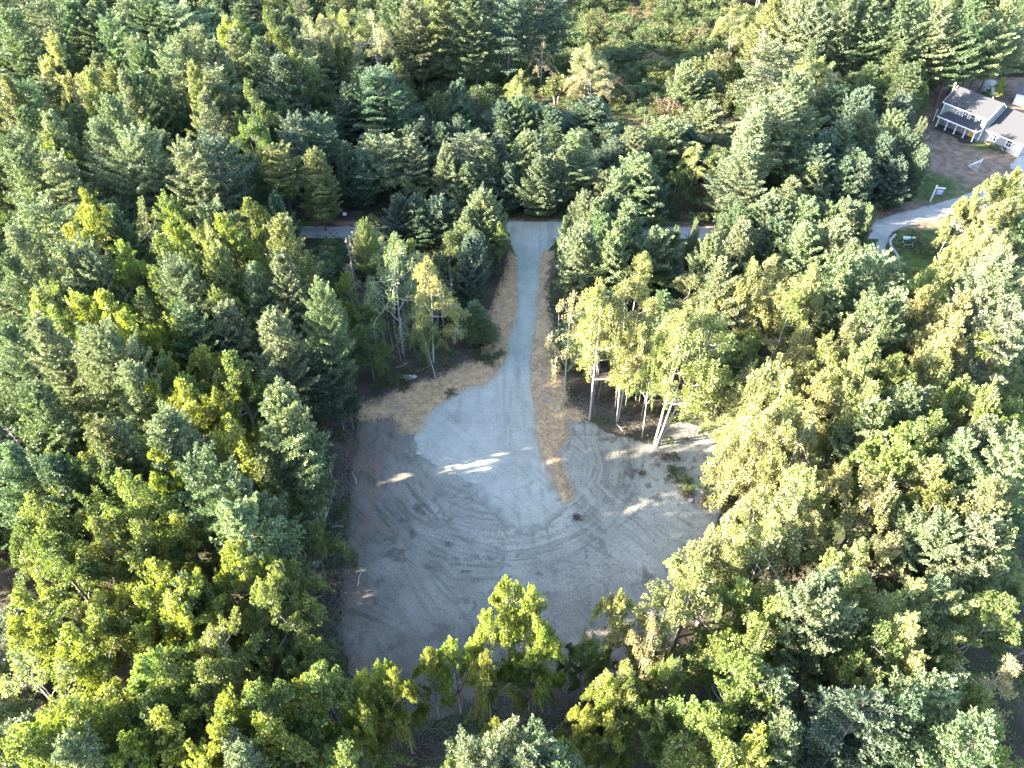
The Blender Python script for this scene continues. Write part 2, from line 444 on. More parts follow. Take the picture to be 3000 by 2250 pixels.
def road_col(X, Y, d):
    s = vnoise(Y / 0.6, X / 14); n = fbm(X / 3, Y / 3, 4)
    return np.array((0.255, 0.255, 0.25)) * (0.82 + 0.30 * n)[..., None] * (1 - 0.12 * np.clip((s - .5) * 3, 0, 1))[..., None]
sheet('gravel_road', WROAD, 0.3, 0.055, road_col, M_gravel, 0.25, 1.5, lambda X, Y, d: 0.06 * np.clip(d / 2, 0, 1))
sheet('side_drive', WSIDE, 0.3, 0.07, road_col, M_gravel, 0.2, 1.5)
sheet('garage_apron', WAPRON, 0.5, 0.07, road_col, M_gravel, 0.05, 1.5)
def verge_col(X, Y, d):
    n = fbm(X / 1.5, Y / 0.6, 4)
    return lerp(lerp((0.06, 0.045, 0.035), (0.16, 0.11, 0.08), (n - .3) * 3), (0.08, 0.11, 0.03), (fbm(X / 5, Y / 3, 3) - .52) * 7)
sheet('road_verge', WVERGE, 0.4, 0.0, verge_col, M_floor, 0.6, 1.5)
def yard_col(X, Y, d):
    n = fbm(X / 4 + 2, Y / 4, 4); m = fbm(X / 0.9, Y / 0.9, 4)
    c = lerp((0.10, 0.072, 0.055), (0.18, 0.13, 0.10), (m - 0.3) * 2.4)
    green = lerp((0.03, 0.05, 0.014), (0.07, 0.095, 0.028), (m - 0.3) * 2.2)
    q = G(2700, 740); q2 = G(2690, 545); q3 = G(2900, 430)
    g = np.maximum(np.maximum(1.5 - np.hypot((X - q[0]) / 14, (Y - q[1]) / 6), 1.25 - np.hypot((X - q2[0]) / 9, (Y - q2[1]) / 6)), 0.8 - np.hypot((X - q3[0]) / 9, (Y - q3[1]) / 3))
    return c * (1 - np.clip(g * 2 + (n - .5), 0, 1))[..., None] + green * np.clip(g * 2 + (n - .5), 0, 1)[..., None]
sheet('yard_lawn', WYARD, 0.3, 0.005, yard_col, M_lawn, 0.8, 2.0, lambda X, Y, d: 0.05 * (fbm(X / 0.8, Y / 0.8, 3) - .5))

def marsh_col(X, Y, d):
    m = fbm(X / 2.0, Y / 1.2, 5); n = fbm(X / 9 + 4, Y / 7, 3)
    return lerp(lerp((0.022, 0.034, 0.010), (0.075, 0.085, 0.030), (m - .3) * 2.4), (0.10, 0.08, 0.045), (n - .56) * 6)
sheet('marsh_grass', WMARSH, 0.5, 0.0, marsh_col, M_floor, 1.2, 4, lambda X, Y, d: .35 * fbm(X / 1.1, Y / 1.1, 3), pad=3)
# open water glinting through the trees at the top of the view, and the marsh grass
pp = W([(1925, -8), (1955, -12), (1972, 20), (1978, 40), (1962, 36), (1948, 14)])
mw = MB(); mw.poly([(x, y, 0.16) for x, y in pp[::-1]])
m, nt_, b = new_mat('still_water'); b.inputs['Base Color'].default_value = (0.05, 0.07, 0.09, 1); b.inputs['Roughness'].default_value = 0.08
bp = N(nt_, 'ShaderNodeBump'); bp.inputs['Strength'].default_value = 0.05; nt_.links.new(noise(nt_, 3, 3), bp.inputs['Height']); nt_.links.new(bp.outputs[0], b.inputs['Normal'])
obj('pond_water', mw, m)['kind'] = 'structure'

# ------------------------------------------------------------------ tree builders
def tubes(paths, sides=5):
    """paths: list of (points(n,3), radii(n)) -> quads"""
    V = []; F = []; off = 0
    for P, Rr in paths:
        P = np.asarray(P, float); n = len(P)
        T = np.gradient(P, axis=0); T /= np.linalg.norm(T, axis=1)[:, None] + 1e-9
        ref = np.array([0.31, 0.95, 0.1]) if abs(T[0][2]) > 0.6 else np.array([0, 0, 1.0])
        A = np.cross(T, ref); A /= np.linalg.norm(A, axis=1)[:, None] + 1e-9
        B = np.cross(T, A)
        a = np.arange(sides) * 2 * np.pi / sides
        ring = P[:, None, :] + (A[:, None, :] * np.cos(a)[None, :, None] + B[:, None, :] * np.sin(a)[None, :, None]) * np.asarray(Rr)[:, None, None]
        V.append(ring.reshape(-1, 3))
        i = np.arange(n - 1)[:, None] * sides; j = np.arange(sides)[None, :]; j2 = (j + 1) % sides
        F.append(np.stack([(i + j), (i + j2), (i + sides + j2), (i + sides + j)], -1).reshape(-1, 4) + off)
        off += n * sides
    return np.concatenate(V), np.concatenate(F)

def kites(c, d, L, w, rs, tilt=0.0):
    """leaf or needle blades: kite from c along d"""
    n = len(c)
    r = rs.normal(size=(n, 3)); s = np.cross(d, r); s /= np.linalg.norm(s, axis=1)[:, None] + 1e-9
    L = np.asarray(L)[:, None]; w = np.asarray(w)[:, None]
    mid = c + d * L * 0.55
    V = np.stack([c, mid + s * w, c + d * L, mid - s * w], 1).reshape(-1, 3)
    F = np.arange(4 * n).reshape(-1, 4)
    return V, F

def unit(a):
    return a / (np.linalg.norm(a, axis=-1, keepdims=True) + 1e-9)

def pine_mesh(seed, H=18.0, Rm=3.4, cb=0.30, power=0.75, up0=12, up1=52, gap=0.62, per=5, k=10, open_=0.0, needle=(0.27, 0.062), dens=1.0, tuftL=1.0, bare=True):
    rs = np.random.RandomState(seed)
    paths = []
    nz = 9; tz = np.linspace(0, 1, nz)
    wob = np.cumsum(rs.normal(0, 0.10, (nz, 2)), 0) * (tz[:, None])
    trunkP = np.concatenate([wob, (tz * H * 0.985)[:, None]], 1)
    paths.append((trunkP, np.maximum(0.20 * (1 - tz) ** 0.8, 0.02) * (Rm / 3.4) ** .5))
    def tr(z):
        t = z / (H * 0.985)
        return np.array([np.interp(t, tz, wob[:, 0]), np.interp(t, tz, wob[:, 1]), z])
    TC = []; TD = []
    z = cb * H; lump = rs.rand(64)
    side_w = rs.normal(0, 0.28, 8)
    while z < H * 0.985:
        t = (z - cb * H) / (H * (1 - cb))
        prof = Rm * min(1.0, 1.18 * (1 - t) ** power) * (0.72 + 0.28 * min(1, t / 0.18))
        a0 = rs.rand() * 6.28
        n = per if t < 0.9 else 4
        for b in range(n):
            if rs.rand() < open_ * (1.2 - t): continue
            az = a0 + b * 6.283 / n + rs.normal(0, 0.22)
            L = prof * (0.78 + 0.40 * rs.rand()) * (1 + side_w[int(az * 8 / 6.283) % 8]) + 0.15
            L = max(L, 0.3)
            el = R(up0 + (up1 - up0) * t + rs.normal(0, 6))
            nseg = 5; q = np.linspace(0, 1, nseg)
            hor = np.array([math.cos(az), math.sin(az), 0])
            pts = tr(z)[None] + hor[None] * (L * math.cos(el) * q)[:, None] + np.array([0, 0, 1.0])[None] * (L * math.sin(el) * q + 0.16 * L * (q ** 2.2))[:, None]
            if L > 0.7: paths.append((pts, np.maximum(0.035 * (1 - q) * (L / 3) ** .5, 0.008)))
            side = np.array([-hor[1], hor[0], 0])
            bd = unit(pts[-1] - pts[-2])
            s = (0.30 if L > 1.2 else 0.05)
            ns = max(2, int((1 - s) * L / 0.30 * dens))
            for j in range(ns):
                qq = s + (1 - s) * (j + rs.rand() * 0.6) / ns
                p = np.array([np.interp(qq, q, pts[:, m_]) for m_ in range(3)])
                TC.append(p); TD.append(bd * 0.5 + np.array([0, 0, 0.9]))
                tw = (1 - qq) * L * 0.55 + 0.12
                tw = min(tw, 1.25)
                for sg in (-1, 1):
                    m_ = max(1, int(tw / 0.30 * dens))
                    for u_ in range(m_):
                        uu = (u_ + 0.5 + 0.5 * rs.rand()) / m_ * tw
                        TC.append(p + side * sg * uu * 0.9 + hor * uu * 0.55 + np.array([0, 0, 0.22 * uu + rs.normal(0, 0.05)]))
                        TD.append(side * sg * 0.45 + hor * 0.45 + np.array([0, 0, 0.75]))
            for j in range(3):
                TC.append(pts[-1] + bd * 0.16 * j); TD.append(bd + np.array([0, 0, 1.1]))
        z += gap * (0.75 + 0.5 * rs.rand()) * (1.0 if t < 0.8 else 0.6)
    TC.append(tr(H * 0.985)); TD.append(np.array([0, 0, 1.0]))
    if bare:                                     # dead stubs under the crown
        for b in range(22):
            zz = H * (0.08 + (cb - 0.06) * rs.rand()); az = rs.rand() * 6.28; L = 0.5 + 1.2 * rs.rand()
            p0 = tr(zz); hor = np.array([math.cos(az), math.sin(az), -0.12 + 0.3 * rs.rand()])
            paths.append((np.stack([p0, p0 + hor * L * .5, p0 + hor * L + [0, 0, -.1]]), [0.022, 0.016, 0.006]))
    TC = np.array(TC); TD = unit(np.array(TD) + rs.normal(0, 0.18, (len(TD), 3)))
    c = np.repeat(TC, k, 0) + rs.normal(0, 0.05, (len(TC) * k, 3))
    d = unit(np.repeat(TD, k, 0) * 0.9 + rs.normal(0, 0.62, (len(TC) * k, 3)))
    L = needle[0] * tuftL * (0.7 + 0.6 * rs.rand(len(c))); wd = needle[1] * (0.7 + 0.6 * rs.rand(len(c)))
    fv, ff = kites(c, d, L, wd, rs)
    tv, tf = tubes(paths, 5)
    return mesh_quads('crown', fv, ff), mesh_quads('trunk', tv, tf, True), H, Rm

def leafy_mesh(seed, H=17.0, Rm=3.6, cb=0.35, lobes=62, leaves=120, lobeL=(1.6, 3.0), lobeW=0.46, leaf=(0.19, 0.068), tr=0.21, stems=1, limbs=7, upright=0.9, limb_r=0.09, top=0.0, hollow=0.45):
    rs = np.random.RandomState(seed)
    paths = []; LC = []; LD = []
    stem_list = []
    for s in range(stems):
        az = rs.rand() * 6.28; sp = 0.0 if stems == 1 else 0.28
        t = np.linspace(0, 1, 8)
        P = np.stack([math.cos(az) * (0.15 + sp * H * 0.28 * t ** 1.3) * (stems > 1) + np.cumsum(rs.normal(0, .09, 8)) * t, math.sin(az) * (0.15 + sp * H * 0.28 * t ** 1.3) * (stems > 1) + np.cumsum(rs.normal(0, .09, 8)) * t, t * H * (0.93 - 0.1 * rs.rand() * (s > 0))], 1)
        paths.append((P, np.maximum((tr if stems == 1 else tr * .7) * (1 - t) ** 0.75, 0.015)))
        stem_list.append(P)
    side_w = 1 + rs.normal(0, 0.18, 7)
    big = []
    for b in range(limbs * stems):
        P = stem_list[b % stems]; tt = cb * 0.8 + (0.88 - cb * 0.8) * (b + rs.rand()) / (limbs * stems)
        base = np.array([np.interp(tt, np.linspace(0, 1, 8), P[:, m]) for m in range(3)])
        az = b * 2.4 + rs.normal(0, .3)
        rr = Rm * side_w[int(az * 7 / 6.283) % 7] * (0.55 + 0.35 * rs.rand()) * (1.15 - 0.75 * max(0, (tt - 0.5) * 2) ** 1.5)
        rise = rr * upright * (0.7 + 0.6 * rs.rand())
        end = base + np.array([math.cos(az) * rr, math.sin(az) * rr, rise])
        end[2] = min(end[2], H * (0.95 - 0.40 * (rr / Rm) ** 1.6))
        q = np.linspace(0, 1, 6)[:, None]
        mid = (base + end) / 2 + np.array([math.cos(az), math.sin(az), -0.6]) * rr * 0.10
        L = (1 - q) ** 2 * base + 2 * q * (1 - q) * mid + q ** 2 * end
        L += np.concatenate([[[0, 0, 0]], rs.normal(0, 0.07, (5, 3))])
        r0 = limb_r * (0.6 + 0.6 * rr / Rm)
        paths.append((L, np.maximum(r0 * (1 - q[:, 0]) ** .8, 0.012)))
        big.append(L)
    for s in stem_list: big.append(s[4:])
    for i in range(lobes):
        # lobe bases hang on the limbs; tips reach the envelope
        L = big[rs.randint(len(big))]; q = rs.rand() ** hollow
        p = np.array([np.interp(q, np.linspace(0, 1, len(L)), L[:, m]) for m in range(3)])
        out = np.array([p[0], p[1], 0]); ro = np.linalg.norm(out); az = math.atan2(p[1], p[0]) + rs.normal(0, 0.7) if ro > .3 else rs.rand() * 6.28
        hz = max(0, min(1, (p[2] / H - cb) / (1 - cb)))
        el = R(22 + 50 * hz + rs.normal(0, 12)) * (0.6 + 0.5 * upright)
        d = np.array([math.cos(az) * math.cos(el), math.sin(az) * math.cos(el), math.sin(el)])
        Ll = lobeL[0] + (lobeL[1] - lobeL[0]) * rs.rand(); Ll *= (1.0 - 0.25 * hz)
        tip = p + d * Ll
        zmax = H * (1.0 - 0.42 * min(1.3, np.linalg.norm(tip[:2]) / Rm) ** 1.6)
        if tip[2] > zmax: tip[2] = zmax
        d = tip - p; Ll = np.linalg.norm(d) + .01; d = d / Ll
        paths.append((np.stack([p, p + d * Ll * .5 + rs.normal(0, .05, 3), p + d * Ll * .95]), [0.028, 0.016, 0.005]))
        n = int(leaves * 1.35 * Ll / 2.2)
        u = rs.rand(n) ** 0.85; rad = lobeW * (1.1 - 0.95 * u) * np.sqrt(rs.rand(n)) * (0.8 + 0.4 * rs.rand())
        # twig-sized sub-clumps
        rv = unit(np.cross(rs.normal(size=(n, 3)), d[None]))
        c = p[None] + d[None] * (Ll * (0.12 + 0.88 * u))[:, None] + rv * rad[:, None]
        cl = np.round(c / 0.42) * 0.42
        c = c * 0.6 + (cl + rs.normal(0, .04, cl.shape)) * 0.4
        LC.append(c); LD.append(unit(rv * 0.7 + d[None] * 0.5 + np.array([0, 0, 0.15]) + rs.normal(0, 0.45, (n, 3))))
    c = np.concatenate(LC); d = np.concatenate(LD)
    n = len(c)
    fv, ff = kites(c, d, leaf[0] * (0.7 + 0.6 * rs.rand(n)), leaf[1] * (0.8 + 0.5 * rs.rand(n)), rs)
    tv, tf = tubes(paths, 5)
    return mesh_quads('crown', fv, ff), mesh_quads('trunk', tv, tf, True), H, Rm

def dead_mesh(seed, H=12.0, Rm=2.2, n=60, conifer=True):
    rs = np.random.RandomState(seed); paths = []
    t = np.linspace(0, 1, 7); P = np.stack([np.cumsum(rs.normal(0, .08, 7)) * t, np.cumsum(rs.normal(0, .08, 7)) * t, t * H], 1)
    paths.append((P, np.maximum(0.15 * (1 - t), 0.02)))
    for b in range(n):
        tt = 0.25 + 0.72 * rs.rand(); base = np.array([np.interp(tt, t, P[:, m]) for m in range(3)])
        az = rs.rand() * 6.28; L = Rm * (1.15 - tt) * (0.6 + 0.6 * rs.rand()); el = R(rs.normal(5 if conifer else 45, 14))
        d = np.array([math.cos(az) * math.cos(el), math.sin(az) * math.cos(el), math.sin(el)])
        q = np.linspace(0, 1, 4)[:, None]; B = base + d * L * q + np.array([0, 0, (-0.25 if conifer else 0.2) * L]) * q ** 2
        paths.append((B, [0.04, 0.028, 0.018, 0.006]))
        for s_ in range(5):
            u = 0.3 + 0.65 * rs.rand(); p = base + d * L * u + np.array([0, 0, -0.25 * L * u * u if conifer else .2 * L * u * u])
            e = unit(d * 0.6 + rs.normal(0, .6, 3)); paths.append((np.stack([p, p + e * L * .16, p + e * L * .32]), [0.014, 0.010, 0.004]))
    tv, tf = tubes(paths, 4)
    return mesh_quads('trunk', tv, tf, True), H, Rm

PINE = [pine_mesh(1, cb=.22, power=.62), pine_mesh(2, Rm=3.2, cb=0.18, power=0.55, per=6), pine_mesh(3, Rm=3.8, cb=0.32, power=0.48, open_=0.14, gap=0.72),
        pine_mesh(4, Rm=3.4, cb=0.18, power=0.7, per=6), pine_mesh(5, Rm=3.4, cb=0.42, power=0.45, open_=0.22, gap=0.7, up1=38),
        pine_mesh(6, Rm=3.6, cb=0.22, power=0.58, gap=0.66, open_=0.06),
        pine_mesh(7, Rm=3.0, cb=0.30, power=0.42, open_=0.25, gap=0.9, per=6, up0=4, up1=40), pine_mesh(8, Rm=3.7, cb=0.25, power=0.8, gap=0.75, open_=0.12, per=6)]
YOUNG = [pine_mesh(11, H=11, Rm=3.0, cb=0.04, power=0.6, per=6, up0=16, up1=58, gap=0.48, bare=False),
         pine_mesh(12, H=11, Rm=2.8, cb=0.04, power=0.52, per=6, up0=18, up1=62, gap=0.48, bare=False),
         pine_mesh(13, H=11, Rm=3.2, cb=0.05, power=0.45, per=6, up0=22, up1=55, gap=0.48, open_=0.06, bare=False)]
SPRUCE = [pine_mesh(21, H=14, Rm=2.0, cb=0.10, power=0.85, per=7, up0=-16, up1=25, gap=0.42, k=7, needle=(0.17, 0.05), dens=1.25, bare=False),
          pine_mesh(22, H=14, Rm=2.3, cb=0.12, power=0.75, per=7, up0=-20, up1=20, gap=0.45, k=7, needle=(0.17, 0.05), dens=1.25, bare=False)]
MAPLE = [leafy_mesh(31, Rm=3.9, cb=.34, lobes=170, leaves=115, upright=.75), leafy_mesh(32, Rm=3.6, cb=.32, lobes=160, leaves=115, upright=.9), leafy_mesh(33, Rm=4.4, lobes=190, cb=0.36, leaves=110, upright=.65, lobeW=.55), leafy_mesh(34, Rm=3.6, cb=.3, lobes=130, leaves=115, lobeL=(1.6, 3.0), lobeW=0.5, upright=1.05),
         leafy_mesh(35, Rm=4.3, lobes=200, leaves=105, cb=0.3, upright=.7), leafy_mesh(36, Rm=3.8, cb=.3, lobes=150, leaves=115, stems=2, limbs=7, upright=.9), leafy_mesh(37, Rm=4.0, cb=.42, lobes=120, leaves=115, lobeL=(1.4, 3.4), upright=.8, limbs=5)]
BIRCH = [leafy_mesh(41, H=22, Rm=3.6, cb=0.40, lobes=190, leaves=95, lobeL=(1.2, 2.6), lobeW=0.6, leaf=(0.18, 0.066), upright=1.35, limbs=13, limb_r=0.045, tr=.15),
         leafy_mesh(42, H=22, Rm=4.0, cb=0.38, lobes=210, leaves=95, lobeL=(1.2, 2.6), lobeW=0.65, leaf=(0.18, 0.066), upright=1.25, stems=2, limbs=9, limb_r=0.045, tr=.17),
         leafy_mesh(43, H=22, Rm=3.0, cb=0.42, lobes=130, leaves=90, lobeL=(1.2, 2.4), lobeW=0.55, leaf=(0.18, 0.066), upright=1.2, limbs=11, limb_r=0.04, tr=.12)]
THIN = [leafy_mesh(51, H=15, Rm=3.2, cb=0.35, lobes=85, leaves=48, lobeL=(1.2, 2.4), lobeW=0.6, leaf=(0.18, 0.065), upright=1.2, limbs=12, limb_r=0.045, hollow=.3, tr=.14),
        leafy_mesh(52, H=15, Rm=2.8, cb=0.35, lobes=75, leaves=65, lobeL=(1.0, 2.0), lobeW=0.55, leaf=(0.18, 0.065), upright=1.0, limbs=10, limb_r=0.04, hollow=.3, tr=.13)]
SHRUB = [leafy_mesh(61, H=3.4, Rm=1.9, cb=0.05, lobes=60, leaves=90, lobeL=(0.7, 1.3), lobeW=0.42, leaf=(0.16, 0.055), limbs=7, upright=0.9, limb_r=0.03, stems=2),
         leafy_mesh(62, H=3.4, Rm=2.3, cb=0.05, lobes=75, leaves=85, lobeL=(0.6, 1.2), lobeW=0.45, leaf=(0.15, 0.05), limbs=8, upright=0.7, limb_r=0.03, stems=3),
         leafy_mesh(63, H=3.4, Rm=1.7, cb=0.05, lobes=55, leaves=95, lobeL=(0.6, 1.1), lobeW=0.45, leaf=(0.18, 0.06), limbs=7, upright=1.1, limb_r=0.03, stems=2)]
DEAD = [dead_mesh(71), dead_mesh(72, n=45, conifer=False), dead_mesh(73, n=90, Rm=2.6)]
for lst, fm, tm in ((PINE, M_needle, M_bark), (YOUNG, M_needle, M_bark), (SPRUCE, M_needle, M_bark), (MAPLE, M_leaf, M_bark), (BIRCH, M_leaf, M_birch), (THIN, M_leaf, M_birch), (SHRUB, M_leaf, M_bark)):
    for c_, t_, _, _ in lst: c_.materials.append(fm); t_.materials.append(tm)
for t_, _, _ in DEAD: t_.materials.append(M_bark)

# leaf and needle colours, the pale ones with sunlight mixed in for lit crowns
TONE = {'Pm': (0.102, 0.141, 0.078),
    'Pl': (0.145, 0.178, 0.104),
    'Pb': (0.083, 0.124, 0.087),
    'Py': (0.165, 0.184, 0.077),
    'Pd': (0.065, 0.098, 0.064),
    'Db': (0.196, 0.224, 0.056),
    'Dg': (0.101, 0.138, 0.051),
    'Dm': (0.142, 0.178, 0.062),
    'Do': (0.185, 0.205, 0.055),
    'Dp': (0.219, 0.230, 0.113),
    'Bt': (0.205, 0.205, 0.125),
    'Bp': (0.206, 0.224, 0.090),
    'Bg': (0.143, 0.173, 0.058),
    'Tt': (0.215, 0.185, 0.115),
    'Tg': (0.156, 0.184, 0.097),
    'Sm': (0.083, 0.114, 0.055),
    'Sb': (0.105, 0.120, 0.055),
    'Ho': (0.114, 0.133, 0.047),
    'Hg': (0.073, 0.110, 0.042),
    'Ht': (0.135, 0.128, 0.068),
    'Hr': (0.146, 0.102, 0.063),
    'X': (0.312, 0.275, 0.263)}
TONEW = {'Pm': 'mid-green', 'Pl': 'pale green', 'Pb': 'blue-green', 'Py': 'yellow-tinged', 'Pd': 'dark green', 'Db': 'bright yellow-green', 'Dg': 'dark green', 'Dm': 'leaf-green', 'Do': 'golden-green', 'Dp': 'pale lime',
         'Bt': 'tan-leaved', 'Bp': 'pale yellow-green', 'Bg': 'fresh green', 'Tt': 'tan-tinged sparse', 'Tg': 'thin-crowned grey-green', 'Sm': 'olive', 'Sb': 'brownish', 'Ho': 'olive', 'Hg': 'green', 'Ht': 'tan', 'Hr': 'russet', 'X': 'grey leafless'}
BARK = {'P': (0.13, 0.11, 0.10), 'D': (0.17, 0.155, 0.14), 'B': (0.42, 0.40, 0.37), 'T': (0.36, 0.33, 0.30), 'O': (0.15, 0.135, 0.12), 'S': (0.11, 0.09, 0.075), 'H': (0.14, 0.12, 0.10), 'X': (0.33, 0.30, 0.28)}
SETS = {'P': PINE, 'Y': YOUNG, 'D': MAPLE, 'B': BIRCH, 'T': THIN, 'O': MAPLE, 'S': SPRUCE, 'H': SHRUB}
NAMES = {'P': ('white_pine', 'pine tree', 'white pine'), 'D': ('maple_tree', 'broadleaf tree', 'maple'), 'B': ('birch_tree', 'birch', 'birch'), 'O': ('oak_tree', 'oak', 'oak'), 'T': ('poplar_tree', 'poplar', 'poplar'), 'S': ('spruce_tree', 'spruce', 'spruce'), 'H': ('shrub', 'shrub', 'shrub'), 'X': ('dead_tree', 'dead tree', 'dead tree')}
TREES = []
TONE['Om'] = (.125, .155, .070); TONEW['Om'] = 'broad green'; TONE['Op'] = (.175, .195, .095); TONEW['Op'] = 'broad sunlit'  # paler oak tone has sunlight put into its colour
rt = random.Random(5)

def plant(code, x, y, h, rad, rz=None, lean=(0, 0), label=None, variant=None, note=None):
    k = code[0]; young = k == 'P' and (h < 12.5)
    col = TONE[code]; j = 0.14
    f = 1 + rt.uniform(-j, j); col = tuple(c * f * (1 + rt.uniform(-0.07, 0.07)) for c in col)
    e = thing(NAMES[k][0], '', NAMES[k][1], (x, y, -0.15), rt.uniform(0, 6.28) if rz is None else rz)
    z = float(relief(np.array([x]), np.array([y]))[0]); e.location.z = z - 0.12
    e.rotation_euler = (lean[1], lean[0], e.rotation_euler[2])
    if k == 'X':
        t_, H0, R0 = DEAD[rt.randrange(3) if variant is None else variant]
        o = obj('trunk', t_, None, e, tuple(c * f for c in TONE['X']))
        parts = [o]
    else:
        lst = YOUNG if young else SETS[k]
        c_, t_, H0, R0 = lst[rt.randrange(len(lst)) if variant is None else variant]
        parts = [obj('trunk', t_, None, e, tuple(c * f for c in BARK[k])), obj('crown', c_, None, e, col)]
    s = (rad / R0, rad / R0, h / H0)
    for p in parts: p.scale = s
    TREES.append(dict(o=e, code=code, k=k, x=x, y=y, h=h, r=rad, label=label))
    return e

